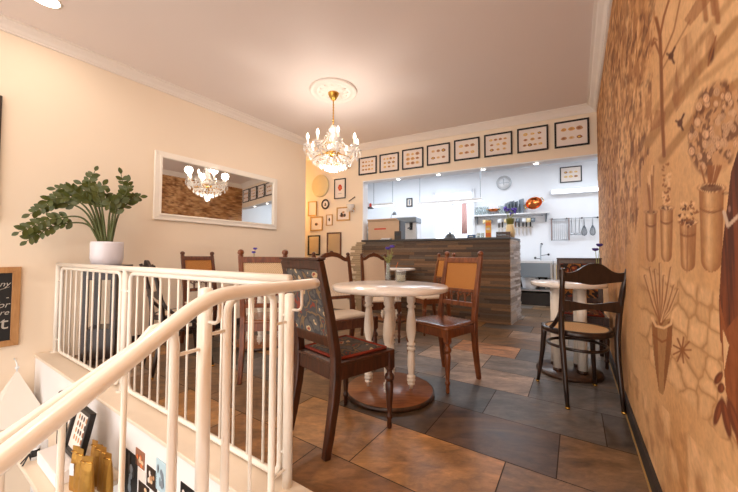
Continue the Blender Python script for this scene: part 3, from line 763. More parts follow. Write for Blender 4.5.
def chair_bentwood(label, group, seatmat, W=None):
    W = W or M['bent']; sz, h = .47, .90; t = thing('bentwood_chair', label, 'chair', group=group)
    for s in (-1, 1):
        mb = MB(); mb.tube([(s*.155,-.235,0),(s*.155,-.215,.12),(s*.155,-.185,.3),(s*.16,-.172,.45),(s*.165,-.185,.58),(s*.17,-.22,.75),(s*.178,-.262,h-.02)], [.012,.014,.017,.018,.017,.015,.013], 10)
        l = mb.build('rear_leg', W, t); mb = MB(); mb.lathe([(0,.013),(.012,.015)], (s*.155,-.235,0), 10); mb.build('foot_cap', M['gold'], l)
    for s in (-1, 1):
        mb = MB(); mb.tube([(s*.195,.20,0),(s*.185,.185,.1),(s*.17,.165,.25),(s*.162,.155,.38),(s*.16,.15,.455)], [.011,.0135,.016,.019,.021], 10)
        l = mb.build('front_leg', W, t); mb = MB(); mb.lathe([(0,.012),(.012,.0145)], (s*.195,.20,0), 10); mb.build('foot_cap', M['gold'], l)
    def ring(rx, ry, z, cy=-.0, n=28, flat=.0):
        out = []
        for k in range(n):
            a = 2*PI*k/n; x, y = rx*math.cos(a), ry*math.sin(a)
            if y < 0: x *= 1 - .14*(-y/ry)
            out.append((x, y+cy, z))
        return out
    mb = MB(); r = ring(.2, .195, sz-.02); mb.tube(r, .021, 8, closed=True, flat=1.0); mb.build('seat_ring', W, t)
    mb = MB(); mb.prism([(x*.93, y*.93) for x, y, z in ring(.2,.195,0)], (1,0,0), (0,1,0), (0,0,1), (0,0,sz-.022), .018); mb.build('seat', seatmat, t)
    mb = MB(); mb.tube(ring(.178, .178, .345), .0105, 8, closed=True); mb.build('stretcher_ring', W, t)
    # crest rail: a shaped plank, humped in the middle
    out = []; n = 24
    for i in range(n+1):
        u = i/n*2-1; out.append((.196*u, .858+.044*math.exp(-(abs(u)/.42)**3)+.03*(abs(u)**6) + .012*math.cos(u*PI)))
    for i in range(n, -1, -1):
        u = i/n*2-1; out.append((.188*u, .79 - .012*math.exp(-(u/.4)**2)+.014*u*u))
    mb = MB(); mb.prism(out, (1,0,0), (0,-.2,1), (0,1,.0), (0,-.085,0), .02); mb.build('crest_rail', W, t, bevel=.003)
    out = [(.168*u, .662-.02*math.cos(u*PI)*.4+.006*abs(u)) for u in [i/10-1 for i in range(21)]] + [(.166*u, .612+.008*math.cos(u*PI)) for u in [1-i/10 for i in range(21)]]
    mb = MB(); mb.prism(out, (1,0,0), (0,0,1), (0,1,0), (0,-.213,0), .018); mb.build('middle_rail', W, t, bevel=.003)
    for s in (-1, 1):
        mb = MB(); mb.tube([(s*.168,-.185,.6),(s*.178,-.165,.55),(s*.188,-.12,.5),(s*.19,-.08,.475)], .013, 8, flat=1); mb.build('bracket', W, t)
    return t
def place(o, x, y, f):      # f = facing direction in plan
    o.location = (x, y, 0); o.rotation_euler.z = math.atan2(f[1], f[0]) - PI/2; return o
place(chair_tapestry('dark wooden chair with blue-grey floral tapestry back and seat, nearest the viewer', 'tapestry chairs', M['tapestry']),
      -.155, 1.765, (.72, .69))
place(chair_cane('cane-backed brown chair with bare wooden seat, right of the front round table', 'brown cane-backed chairs', M['cane'], M['brownwood'], M['seatwood']),
      .59, 2.47, (-.79, -.61))
c_far = place(chair_cane('cane-backed brown chair mostly hidden behind another cane chair, nearest the wood-clad counter', 'brown cane-backed chairs', M['cane'], M['brownwood'], M['seatcream']),
      .78, 4.02, (-.93, -.36))
place(chair_bentwood('near-black bentwood chair with tan round seat, back to the viewer, by the mural wall', 'dark bentwood chairs', M['seatcane']), 1.45, 2.19, (.2, .98))
place(chair_tapestry('dark chair with brown floral back, behind the small table at the mural wall', 'tapestry chairs', M['tapestry_dark'], .17, .185), 1.985, 2.955, (-.55, -.83))
place(chair_arched('chair with arched crest and wide cream diamond-pattern back, left of the front table', 'cream-backed chairs'), -.215, 2.70, (.52, -.85))
place(chair_arched('smaller cream-panelled chair with carved arched crest, behind the front round table before the counter', 'cream-backed chairs', .15, .175, M['midwood'], M['seatcream'], .865), .12, 3.62, (.25, -.97))
place(chair_bentwood('dark bentwood chair with pale seat seen edge-on behind the railing, next to the left wall', 'dark bentwood chairs', M['seatcream']), -1.62, 2.71, (.68, .73))
place(chair_cane('cane-backed brown chair against the left wall below the mirror, facing the room', 'brown cane-backed chairs', M['cane'], M['midwood'], M['seatcream']), -1.76, 3.44, (.81, -.58))
place(chair_cane('brown chair with pale open cane back, back to the viewer right behind the white railing', 'brown cane-backed chairs', M['canelight'], M['brownwood'], M['seatwood'], .16, .18), -.82, 2.58, (-.12, .99))

# ------------------------------------------------------------------ round tables
LEGP = [(.745,.026),(.69,.03),(.66,.03),(.64,.02),(.632,.031),(.62,.031),(.612,.02),(.59,.024),(.5,.034),(.45,.035),(.4,.028),(.365,.017),(.358,.03),(.346,.03),(.338,.018),(.328,.03),(.316,.03),(.308,.02),(.29,.024),(.2,.027),(.14,.02),(.13,.019),(.124,.03),(.112,.03),(.106,.017),(.098,.03),(.086,.03),(.08,.017),(.073,.026),(.062,.026),(.056,.015),(.03,.012)]
def round_table(label, x, y, r, top_z, base_r, legs, leg_prof, a0, base_mat, lr=.15, straight=False, socket=False):
    t = thing('round_table', label, 'table', (x, y, 0), group='round white tables')
    mb = MB(); mb.lathe([(top_z-.035, r-.012), (top_z-.03, r-.002), (top_z-.008, r), (top_z, r-.008)], n=64); mb.build('tabletop', M['tabletop'], t)
    mb = MB(); mb.lathe([(0, base_r), (.012, base_r+.004), (.028, base_r)], n=56); b = mb.build('base', M['darkedge'], t)
    mb = MB(); mb.lathe([(.028, base_r-.006), (.0305, base_r-.008)], n=56); mb.build('base_top', base_mat, b)
    for k in range(legs):
        a = a0 + 2*PI*k/legs; mb = MB()
        if straight: mb.lathe([(.03, .034), (top_z-.034, .034)], (lr*math.cos(a), lr*math.sin(a), 0), 18)
        else: mb.lathe([(z*(top_z-.035)/.745 if z > .1 else z, rr) for z, rr in leg_prof[::-1]], (lr*math.cos(a), lr*math.sin(a), 0), 18)
        o = mb.build('leg', M['white'], t)
        if socket: mb = MB(); mb.lathe([(.0305, .038), (.055, .037)], (lr*math.cos(a), lr*math.sin(a), 0), 18); mb.build('leg_socket', M['darkedge'], o)
    return t
round_table('largest round white table in front, four turned legs on a round brown base', .15, 2.23, .405, .75, .305, 4, LEGP, math.radians(-8), M['basewood'])
round_table('small round white table on plain straight legs and dark base, against the mural wall', 1.66, 2.62, .272, .745, .235, 4, None, math.radians(20), M['darkedge'], .12, True, True)
round_table('round white table at the back, beyond the front table and nearest the counter', .34, 4.75, .36, .78, .27, 4, LEGP, .5, M['basewood'])
round_table('round white table behind the railing, with turned legs, in front of the mirror wall', -1.17, 3.42, .37, .75, .29, 4, LEGP, math.radians(-75), M['basewood'])

# ------------------------------------------------------------------ flowers in vases, candle jar
def vase(label, loc, h=.145, r=.022, heads=((.0,.02,.27),(.035,.0,.285)), flower='flower', extra=True, group='bud vases with violet flowers'):
    t = thing('bud_vase', label, 'vase', loc, group=group)
    mb = MB(); mb.lathe([(.0,r*.9),(.004,r),(h*.35,r),(h*.75,r*.72),(h,r*.9),(h,r*.78),(h*.75,r*.6),(h*.35,r*.85),(.01,r*.8)], n=16, cap=True); mb.build('glass_body', M['glass'], t)
    mb = MB(); mb.lathe([(.011,r*.78),(h*.4,r*.8)], n=14); mb.build('water', M['glass'], t)
    for x, y, z in heads:
        mb = MB(); mb.tube([(0,0,.012),(x*.3,y*.3,h),(x,y,z)], .0022, 5); s = mb.build('flower_stem', M['palestem'], t)
        mb = MB()
        for k in range(14):
            a = 2*PI*k/14; rr = .02 if k % 2 else .015
            mb.ball((x+rr*.75*math.cos(a), y+rr*.75*math.sin(a), z+.004*(k%3)), .0095, 6, 4, sc=(1,1,.7))
        mb.ball((x,y,z), .014, 8, 5, sc=(1,1,.8)); mb.build('flower_head', M[flower], s)
    if extra:
        rr = random.Random(4)
        for k in range(7):
            a = rr.uniform(0, 2*PI); q = rr.uniform(.03,.06); z = rr.uniform(.18,.25)
            mb = MB(); mb.tube([(0,0,.02),(q*.25*math.cos(a),q*.25*math.sin(a),h),(q*math.cos(a),q*math.sin(a),z)], .0016, 5)
            for j in range(5):
                b = .45+.12*j; mb.ball((q*b*math.cos(a)+rr.uniform(-.012,.012), q*b*math.sin(a)+rr.uniform(-.012,.012), h+(z-h)*b+rr.uniform(-.01,.014)), .006, 6, 4, sc=(1,1,.6))
            mb.build('greenery', M['palestem'], t)
    return t
vase('slim glass vase with two violet cornflowers and greenery on the front round table', onz(388, 280, .7503))
vase('slim glass vase with deep violet flowers on the small table by the mural wall', (1.80, 2.46, .7453), .15, .02, ((-.015,0,.265),(.012,-.01,.30)), 'flowerdark', False)
vase('small vase with violet flowers on the table behind the railing', (-1.30, 3.52, .7503), .13, .02, ((0,0,.24),(.012,.01,.28)), 'flower', False)
t = thing('candle_jar', 'small lidded glass jar of cream candle wax on the front round table', 'candle jar', onz(401, 281.5, .7503))
mb = MB(); mb.lathe([(0,.036),(.003,.039),(.07,.039),(.074,.037),(.074,.034),(.004,.034)], n=24); mb.build('glass_jar', M['glass'], t)
mb = MB(); mb.lathe([(.004,.033),(.052,.033)], n=20); mb.build('candle', M['candlewax'], t)
mb = MB(); mb.lathe([(.0745,.041),(.086,.041),(.089,.036)], n=24); mb.build('lid', M['stainless'], t)
mb = MB(); mb.tube([(0,0,.004),(.03,-.01,.09)], .004, 6); o = mb.build('straw', M['orange'], loc=(.40,4.62,.7805)); tag(o, 'orange straw sticking up on the back round table near the counter', 'straw')

# ------------------------------------------------------------------ white railing
def hloop(fn, t0, t1, z0, z1, r, n=5):     # rounded rectangle
    pts = []
    for (cx, cz, a0) in ((t1-r, z1-r, 0), (t0+r, z1-r, PI/2), (t0+r, z0+r, PI), (t1-r, z0+r, 3*PI/2)):
        for k in range(n+1):
            a = a0 + PI/2*k/n; pts.append(fn(cx+r*math.cos(a), cz+r*math.sin(a)))
    return pts
RZ = .866
rp = thing('balustrade', 'white tubular guard railing along the stairwell edge, between left wall and stair post', 'railing', rl(tP1, 0, KZ))
ofs = rp.location.copy()
def rb(t, z, off=0): return rl(t, off, z) - ofs
tA0, tA1, tM, tB0, tB1 = tx(61), tx(120), tx(124.5), tx(129.5), tx(281)
for x in (57, 124.5):
    mb = MB(); t = tx(x); mb.tube([rb(t, KZ), rb(t, RZ)], .0185, 12); mb.lathe([(0,.035),(.006,.035)], rb(t, KZ), 16); mb.build('post', M['white'], rp)
mb = MB(); mb.tube([rb(tx(57), RZ), rb(tP1, RZ-.004)], .0175, 12); mb.build('top_rail', M['white'], rp)
for t0, t1, nb in ((tA0, tA1, 9), (tB0, tB1, 13)):
    mb = MB(); mb.tube(hloop(rb, t0, t1, KZ+.025, RZ-.03, .05), .0125, 10, closed=True); fr = mb.build('frame_panel', M['white'], rp)
    for k in range(nb):
        t = t0 + (t1-t0)*(k+1)/(nb+1); mb = MB(); mb.tube([rb(t, KZ+.027), rb(t, RZ-.032)], .006, 8); mb.build('bar', M['white'], fr)
for t0, t1, z in ((tx(57), tA0, .2), (tx(57), tA0, .72), (tA1, tM, .2), (tA1, tM, .72), (tM, tB0, .72), (tM, tB0, .2), (tB1, tP1, .2), (tB1, tP1, .72)):
    mb = MB(); mb.tube([rb(t0, z), rb(t1, z)], .006, 8); mb.build('connector', M['white'], rp)
# the stair handrail section
ED = Vector((-.482, -.876, 0)).normalized(); EN = Vector((.876, -.482, 0))
hp = thing('stair_handrail', 'thick white stair handrail with posts and barred panels, in the near left foreground', 'railing', rl(tP1, 0, KZ))
def eb(k, z, off=0): return ED*k + EN*off + Vector((0,0,z-KZ))
def ek(x, off=0):
    lo, hi = -.6, 1.0
    for _ in range(50):
        m = (lo+hi)/2; p = eb(m, .5, off) + ofs; d = Vector((p.x, p.y, .5-H)); fwd = d.dot(FW)
        px = CX + F*d.dot(RT)/fwd if fwd > .02 else -1e4
        if px > x: lo = m
        else: hi = m
    return lo
kP2 = ek(203.5)
def ez(x, y, off=0):           # height on the stair rail plane seen at x, y
    k = ek(x, off); p = eb(k, 0, off) + ofs; return k, onz(x, y, 0).y and H + (ray(x, y).z/ray(x, y).y)*p.y
kc1, zc1 = ez(3, 436); kc2, zc2 = ez(146, 337); kh1, zh1 = ez(3, 456, .062)
SLC = (zc2-zc1)/(kc1-kc2); SL = (.842-zh1)/(kh1-kP2-.03)
def railz(k, top): return top if k < kP2+.0 else top - (k-kP2)*SL
def smoothz(k, top): 
    if k < kP2-.04: return top
    if k > kP2+.10: return top-(k-kP2-.03)*SL
    u = (k-kP2+.04)/.14; return top - SL*.07*u*u
for k, zb in ((0, KZ), (kP2, -.1)):
    mb = MB(); mb.tube([eb(k, zb), eb(k, .80 if k == 0 else .852)], .0185, 14); mb.ball(eb(k, .80 if k == 0 else .852), .0185, 14, 6, sc=(1,1,.4)); mb.build('post', M['white'], hp)
HO = .062; HT = .842
kE = ek(314, HO)
pts = [eb(kE + (kP2+.95-kE)*i/60, smoothz(kE + (kP2+.95-kE)*i/60, HT), HO) for i in range(61)]
mb = MB(); mb.tube(pts, .0205, 16); mb.ball(pts[0], .0205, 14, 8); mb.ball(pts[-1], .0205, 14, 8); mb.build('handrail', M['white'], hp)
kD0, kD1 = ek(272.5), ek(226)
mb = MB(); mb.tube(hloop(eb, kD0, kD1, KZ-.1, .822, .045), .0125, 10, closed=True); fr = mb.build('frame_panel', M['white'], hp)
mb = MB(); t = ek(251); mb.tube([eb(t, KZ-.1), eb(t, .82)], .006, 8); mb.build('bar', M['white'], fr)
kC0 = ek(172.5); kC1 = kC0 + .60
def cz(k, top): return top - (k-kC0)*SLC
CT = zc2 + (kc2-kC0)*SLC
low = []
r = .055
top_pts = [eb(kC0 + r*(1-math.cos(a)), cz(kC0, CT) - r*1.25 + r*1.25*math.sin(a) - r*(1-math.cos(a))*SLC*.6) for a in [PI/2*i/6 for i in range(7)]]
zlow = CT - .95
pts = [eb(kC0, zlow+.2)] + top_pts + [eb(kC0+.08+(kC1-kC0-.08)*i/10, cz(kC0+.08+(kC1-kC0-.08)*i/10, CT)-.002) for i in range(11)] + [eb(kC1, zlow-(kC1-kC0)*SLC)] + [eb(kC0, zlow)]
mb = MB(); mb.tube(pts, .0125, 10, closed=True); fr = mb.build('frame_panel', M['white'], hp)
for k in range(5):
    q = kC0 + (kC1-kC0)*(k+1)/6
    if k == 0: q = ek(122.5)
    if k == 1: q = ek(60)
    mb = MB(); mb.tube([eb(q, zlow-(q-kC0)*SLC), eb(q, cz(q, CT)-.004)], .006, 8); mb.build('bar', M['white'], fr)
for a, b, z in ((0, kD0, .7), (0, kD0, .15), (kD1, kP2, .72), (kP2, kC0, .685), (kP2, kC0, .1)):
    mb = MB(); mb.tube([eb(a, z), eb(b, z)], .0055, 8); mb.build('connector', M['white'], hp)
for k, z in ((0, .745), (kP2, .76)):
    mb = MB(); zt = smoothz(k, HT)
    mb.tube([eb(k, z), eb(k, z, HO*.7), eb(k, z+.006, HO*.92), eb(k, z+.02, HO), eb(k, zt-.005, HO)], .0055, 8); mb.build('bracket', M['white'], hp)

# ------------------------------------------------------------------ framed things on walls (local: x along the wall, z up, -y towards the room)
def on_wall(name, label, cat, w, px, py, off=.002, group=None):
    h = w.hit(px, py); return thing(name, label, cat, h + w.n*off, w.rz, group)
def frame_parts(t, wd, ht, fw, fd, mat, round_=False, inner=None, bev=.003, fname='frame'):
    mb = MB()
    if not round_:
        for s in (-1, 1):
            mb.hexa([(s*wd/2,0,-ht/2),(s*(wd/2-fw),0,-ht/2+fw),(s*(wd/2-fw),-fd,-ht/2+fw),(s*wd/2,-fd,-ht/2)], [(s*wd/2,0,ht/2),(s*(wd/2-fw),0,ht/2-fw),(s*(wd/2-fw),-fd,ht/2-fw),(s*wd/2,-fd,ht/2)])
            mb.hexa([(-wd/2,0,s*ht/2),(-wd/2+fw,0,s*(ht/2-fw)),(-wd/2+fw,-fd,s*(ht/2-fw)),(-wd/2,-fd,s*ht/2)], [(wd/2,0,s*ht/2),(wd/2-fw,0,s*(ht/2-fw)),(wd/2-fw,-fd,s*(ht/2-fw)),(wd/2,-fd,s*ht/2)])
    else:
        pts = [(math.cos(2*PI*k/40)*(wd/2-fw/2), -fd/2, math.sin(2*PI*k/40)*(ht/2-fw/2)) for k in range(40)]
        mb.tube(pts, fw/2, 8, closed=True)
    return mb.build(fname, mat, t, bevel=0 if round_ else bev)
def pane(t, wd, ht, y, mat, name, th=.004):
    mb = MB(); mb.box((0, y, 0), (wd, th, ht)); return mb.build(name, mat, t)
PAST = [plain('pastry_ochre', (222,170,98), .8), plain('pastry_tan', (196,146,104), .8), plain('pastry_brown', (156,104,76), .8), plain('pastry_yellow', (236,190,92), .8), plain('pastry_pale', (228,196,158), .8)]
def blobs(t, rows, wd, ht, y, seed, scale=1.0):
    rr = random.Random(seed); nr = len(rows)
    for j, n in enumerate(rows):
        for i in range(n):
            cx = wd*((i+.5)/n-.5)*.92; cz_ = ht*(.5-(j+.5)/nr)*.92; rx = wd/max(rows)*.36*scale*rr.uniform(.85,1.12); rz_ = min(rx*rr.uniform(.68,.95), ht/nr*.44); mi = rr.randrange(5)
            mb = MB(); out = [(cx+rx*math.cos(2*PI*k/12)*(1+.12*math.sin(k*2.3+i)), cz_+rz_*math.sin(2*PI*k/12)*(1.0 if math.sin(2*PI*k/12) > 0 else .75)) for k in range(12)]
            mb.prism(out, (1,0,0), (0,0,1), (0,-1,0), (0,y,0), .0006, mi)
            out = [(cx-.1*rx+rx*.5*math.cos(2*PI*k/8), cz_+rz_*.1+rz_*.45*math.sin(2*PI*k/8)) for k in range(8)]
            mb.prism(out, (1,0,0), (0,0,1), (0,-1,0), (0,y-.0006,0), .0005, (mi+1)%5)
            mb.build('pastry_drawing', PAST, t)
def size_px(w, x0, y0, x1, y1, off=0):
    a, b = w.sz(x0, (y0+y1)/2, off), w.sz(x1, (y0+y1)/2, off); c = w.sz((x0+x1)/2, y0, off); d = w.sz((x0+x1)/2, y1, off)
    return (a[0]+b[0])/2, (c[1]+d[1])/2, abs(b[0]-a[0]), abs(c[1]-d[1])
def wall_thing(name, label, cat, w, box, off=.002, group=None):
    s, z, wd, ht = size_px(w, *box); t = thing(name, label, cat, w.at(s, z, off), w.rz, group); return t, wd, ht
# eight pastry prints above the opening; sizes in px: x0, top mid, x1, bottom mid
prints = [((359.1,157.1,377,174.6),(4,4,4)), ((379.9,153.6,399.1,172.0),(4,3,3)), ((402.4,148.8,423.6,168.9),(3,3,3)), ((427.1,144.3,450.2,164.7),(3,3)),
          ((454.2,138.9,479.8,159.9),(3,3)), ((484.2,133.4,512.4,156.1),(4,3,3)), ((517.1,127.2,548.3,151.8),(3,3,4)), ((554.3,120.5,589.2,146.8),(3,3))]
ords = ['leftmost print of the row over the opening, three rows of tiny pastries', 'second print from the left in the row over the opening', 'third print from the left in the row over the opening, nine small pastries',
        'fourth print from the left over the opening, six round pastries', 'fifth print from the left over the opening, six brown pastries', 'sixth print from the left over the opening, ten small pastries',
        'second print from the right in the row over the opening', 'rightmost and largest-looking print over the opening, next to the mural wall']
for (bx, rows), lb in zip(prints, ords):
    t, wd, ht = wall_thing('framed_print', 'black-framed ' + lb, 'picture', WB, bx, .002, 'pastry prints over the opening')
    frame_parts(t, wd, ht, .022, .022, M['black']); pane(t, wd-.03, ht-.03, -.008, M['paper'], 'paper'); blobs(t, rows, (wd-.05)*.84, (ht-.05)*.84, -.0102, len(lb)*7)
# mirror on the left wall
s0, zT = WL.sz(154.1, 150.9); s1, zT1 = WL.sz(276.1, 178.9); _, zB = WL.sz(152.6, 219.9); _, zB1 = WL.sz(276.1, 229.4)
zt, zb = (zT+zT1)/2, (zB+zB1)/2
t = thing('wall_mirror', 'wide white-framed mirror hung on the left wall, reflecting the chandelier', 'mirror', WL.at((s0+s1)/2, (zt+zb)/2, .003), WL.rz)
mw, mh = s1-s0, zt-zb
fr = frame_parts(t, mw, mh, .075, .035, M['white'], bev=.006)
f2 = frame_parts(t, mw-.10, mh-.10, .022, .048, M['white'], bev=.004, fname='inner_moulding'); 
pane(t, mw-.13, mh-.13, -.018, M['glasspane'], 'mirror_glass')
# chalkboard, and the edge of another dark frame higher up the same wall
sA, zA = WL.sz(21.3, 266.8); _, zC = WL.sz(20.5, 344)
bw, bh = .62, zA-zC
t = thing('chalkboard', 'wood-framed chalkboard with white handwriting on the left wall by the stairwell', 'chalkboard', WL.at(sA-bw/2, (zA+zC)/2, .003), WL.rz)
frame_parts(t, bw, bh, .05, .024, M['boardwood'])
pane(t, bw-.08, bh-.08, -.008, M['slate'], 'slate')
def chalk_text(body, x, z, size, par, shear=.0):
    cu = bpy.data.curves.new('lettering', 'FONT'); cu.body = body; cu.size = size; cu.align_x = 'RIGHT'; cu.shear = shear; cu.extrude = .0004
    o = bpy.data.objects.new('tmp', cu); COL.objects.link(o); bpy.context.view_layer.update()
    me = bpy.data.meshes.new_from_object(o.evaluated_get(bpy.context.evaluated_depsgraph_get())); bpy.data.objects.remove(o)
    me.materials.clear(); me.materials.append(M['chalk'])
    q = bpy.data.objects.new('chalk_lettering', me); COL.objects.link(q); q.parent = par; q.location = (x, -.0112, z); q.rotation_euler = (PI/2, 0, 0); return q
rx_ = bw/2 - .062
for body, zz, size, sh in (('ony', .155, .062, .3), ('-', .055, .06, 0), ('for', -.005, .07, .3), ('ere', -.06, .06, .3), ('ut', -.165, .15, .05)):
    chalk_text(body, rx_, zz*bh/.6, size, t, sh)
mb = MB(); mb.tube([(rx_-.14,-.0105,.135*bh/.6),(rx_-.06,-.0105,.128*bh/.6),(rx_-.0,-.0105,.15*bh/.6)], .002, 5); mb.build('chalk_underline', M['chalk'], t)
sA, zA = WL.sz(2.2, 97); _, zC = WL.sz(2.2, 222)
t = thing('picture_frame', 'dark frame cut off by the left edge, on the wall above the chalkboard', 'picture', WL.at(sA-.25, (zA+zC)/2, .003), WL.rz)
frame_parts(t, .5, zA-zC, .03, .03, M['dark']); pane(t, .45, zA-zC-.05, -.008, M['paper'], 'paper')

# gallery on the back wall left of the opening
G = 'gallery frames left of the opening'
t, wd, ht = wall_thing('wall_plate', 'pale yellow oval relief plaque on the back wall left of the opening', 'plaque', WB, (312.6,174.8,329.2,197.2), .002)
mb = MB(); n = 36
mb.lathe([(0,.5),(.02,.5),(.03,.47),(.022,.40),(.026,.36),(.022,.2),(.03,.08),(.03,.01)], n=n, M=Matrix(((wd,0,0),(0,0,-1),(0,ht,0)))); mb.build('plaque_body', plain('yellow_plaster', (226,206,160), .7, var=.04), t)
def pic(label, box, mat, fw, content=None, cat='picture', name='picture_frame', fd=.02):
    t, wd, ht = wall_thing(name, label, cat, WB, box, .002, G); frame_parts(t, wd, ht, fw, fd, mat)
    if content == 'mirror': pane(t, wd-fw*1.4, ht-fw*1.4, -.006, M['glasspane'], 'mirror_glass')
    else: pane(t, wd-fw*1.4, ht-fw*1.4, -.006, M['paper'], 'paper')
    return t, wd, ht
def blot(t, name, mats, items):      # (cx, cz, rx, rz, mi)
    mb = MB()
    for j, (cx, cz_, rx, rz_, mi) in enumerate(items):
        mb.prism([(cx+rx*math.cos(2*PI*k/14)*(1+.18*math.sin(3*k+j)), cz_+rz_*math.sin(2*PI*k/14)) for k in range(14)], (1,0,0), (0,0,1), (0,-1,0), (0,-.0078-.0004*j,0), .0006, mi)
    mb.build(name, mats, t)
t, wd, ht = pic('dark-framed print with a red emblem, left of the opening', (334.6,178.8,346.0,198.8), M['black'], .018)
blot(t, 'red_emblem', [M['red'], M['orange']], [(0,.02,.042,.06,0),(0,.02,.016,.03,1)])
mb = MB(); mb.box((0,-.0085,-.09),(.08,.001,.006)); mb.build('caption_line', M['greyplastic'], t)
t, wd, ht = wall_thing('oval_frame', 'small dark oval framed portrait on the back wall', 'picture', WB, (321.8,199.2,329.8,209.4), .002, G)
frame_parts(t, wd, ht, .03, .03, M['dark'], True); mb = MB(); mb.prism([(wd*.4*math.cos(2*PI*k/28), ht*.4*math.sin(2*PI*k/28)) for k in range(28)], (1,0,0), (0,0,1), (0,-1,0), (0,0,0), .012); mb.build('paper', M['paper'], t)
mb = MB(); mb.ball((0,-.012,.008), .016, sc=(1,.1,1.2)); mb.ball((0,-.012,-.02), .024, sc=(1,.1,.6)); mb.build('portrait', M['dark'], t)
t, wd, ht = pic('small gilt frame with blank white picture, below the oval plaque', (308.4,201.4,317.0,216.0), M['goldframe'], .018)
t, wd, ht = pic('square gilt-framed sketch above the black-framed mirror', (310.6,216.8,323.0,230.8), M['goldframe'], .022)
blot(t, 'sketch', [M['dark'], PAST[1]], [(0,-.01,.04,.03,1),(-.01,-.01,.02,.024,0)])
t, wd, ht = pic('tiny gilt-framed portrait between the sketch and the painting', (326.4,214.6,332.8,225.6), M['goldframe'], .014)
blot(t, 'sketch', [M['dark'], PAST[1]], [(0,.01,.018,.034,0)])
t, wd, ht = pic('gilt-framed painting of dark figures beside the glass wall lamp', (337.0,207.2,350.4,220.8), M['goldframe'], .022)
blot(t, 'painted_figures', [M['dark'], PAST[2], PAST[1]], [(-.02,-.03,.06,.03,1),(-.035,-.01,.025,.04,0),(.03,-.025,.022,.03,0),(.0,.03,.03,.02,2)])
t, wd, ht = pic('black-framed small mirror low on the back wall, left of the pair', (308.3,235.4,320.4,255.2), M['black'], .026, 'mirror', 'mirror', 'wall_mirror')
t, wd, ht = pic('brown wood-framed mirror low on the back wall, right of the pair', (327.2,232.4,341.6,256.0), M['midwood'], .026, 'mirror', 'mirror', 'wall_mirror')
# wall lamps and small rod
def sconce(label, px, py, s=1.0):
    t = on_wall('wall_lamp', label, 'lamp', WB, px, py, .001, 'glass wall lamps')
    mb = MB(); mb.lathe([(0,.04*s),(.012,.04*s),(.02,.02*s)], M=Matrix.Rotation(PI/2,3,'X'), n=18); mb.build('backplate', M['gold'], t)
    mb = MB(); mb.tube([(0,-.01,0),(0,-.06,-.02),(0,-.09,.01)], .008, 8); mb.build('arm', M['gold'], t)
    mb = MB(); mb.lathe([(-.02,.02*s),(.0,.045*s),(.04,.07*s),(.08,.08*s),(.085,.076*s),(.04,.064*s),(.0,.04*s)], (0,-.09,.0), 18, cap=False); mb.build('glass_shade', M['crystal'], t)
    mb = MB()
    for k in range(10):
        a = 2*PI*k/10; mb.octa((.07*s*math.cos(a), -.09+.07*s*math.sin(a), -.02), .012, .05)
    mb.build('crystal_drops', M['crystal'], t)
sconce('glass wall lamp beside the gilt-framed painting', 353.0, 210, .9)
sconce('glass wall lamp high on the back wall, half hidden by the chandelier', 349.0, 166.5, 1.0)
h = WB.hit(352, 199.5); mb = MB(); mb.tube([(-.06,-.012,-.03),(.06,-.012,.035)], .008, 8); mb.ball((.06,-.012,.035), .012); o = mb.build('wall_hook', M['dark'], loc=h, rz=WB.rz); tag(o, 'thin slanting rod on the back wall, above the glass wall lamp', 'hook')

# ------------------------------------------------------------------ plant on its stand
sx, sy = -2.36, 2.76
pc = Vector((-2.35, 2.80, 0)); ST = .865
t = thing('plant_stand', 'dark wooden plant stand with open sides, in the corner behind the railing', 'plant stand', pc, math.radians(18))
q = .105
mb = MB(); mb.box((0,0,ST-.012), (.30,.30,.024)); mb.build('top', M['bent'], t, bevel=.004)
mb = MB(); mb.box((0,0,ST-.075), (.24,.24,.105)); mb.build('apron', M['bent'], t, bevel=.003)
for a in (-1, 1):
    for b in (-1, 1): mb = MB(); mb.box((a*q, b*q, (ST-.03)/2), (.045,.045,ST-.03)); mb.build('leg', M['bent'], t, bevel=.003)
mb = MB(); mb.box((0,0,.19), (.23,.23,.26)); mb.build('lower_box', M['bent'], t, bevel=.003)
t = thing('potted_plant', 'large glossy-leaved plant in a white pot, arching leftwards, on the dark stand', 'plant', pc + Vector((0,0,ST)))
PR = .118
mb = MB(); mb.lathe([(0,PR*.86),(.01,PR*.92),(.06,PR),(.19,PR),(.205,PR*.985),(.205,PR*.90),(.175,PR*.9)], n=36, cap=False); mb.lathe([(0.0,.02),(.001,PR*.86)], n=36); mb.build('pot', M['potwhite'], t)
mb = MB(); mb.lathe([(.165,PR*.9),(.172,PR*.9),(.176,.02)], n=24); mb.build('soil', M['soil'], t)
org = pc + Vector((0,0,ST)); vd = Vector((pc.x, pc.y, 0)).normalized()
def onplant(x, y, off):   # point seen at x, y on the upright plane through the pot, moved back by off
    return onp(x, y, pc + vd*off, vd) - org
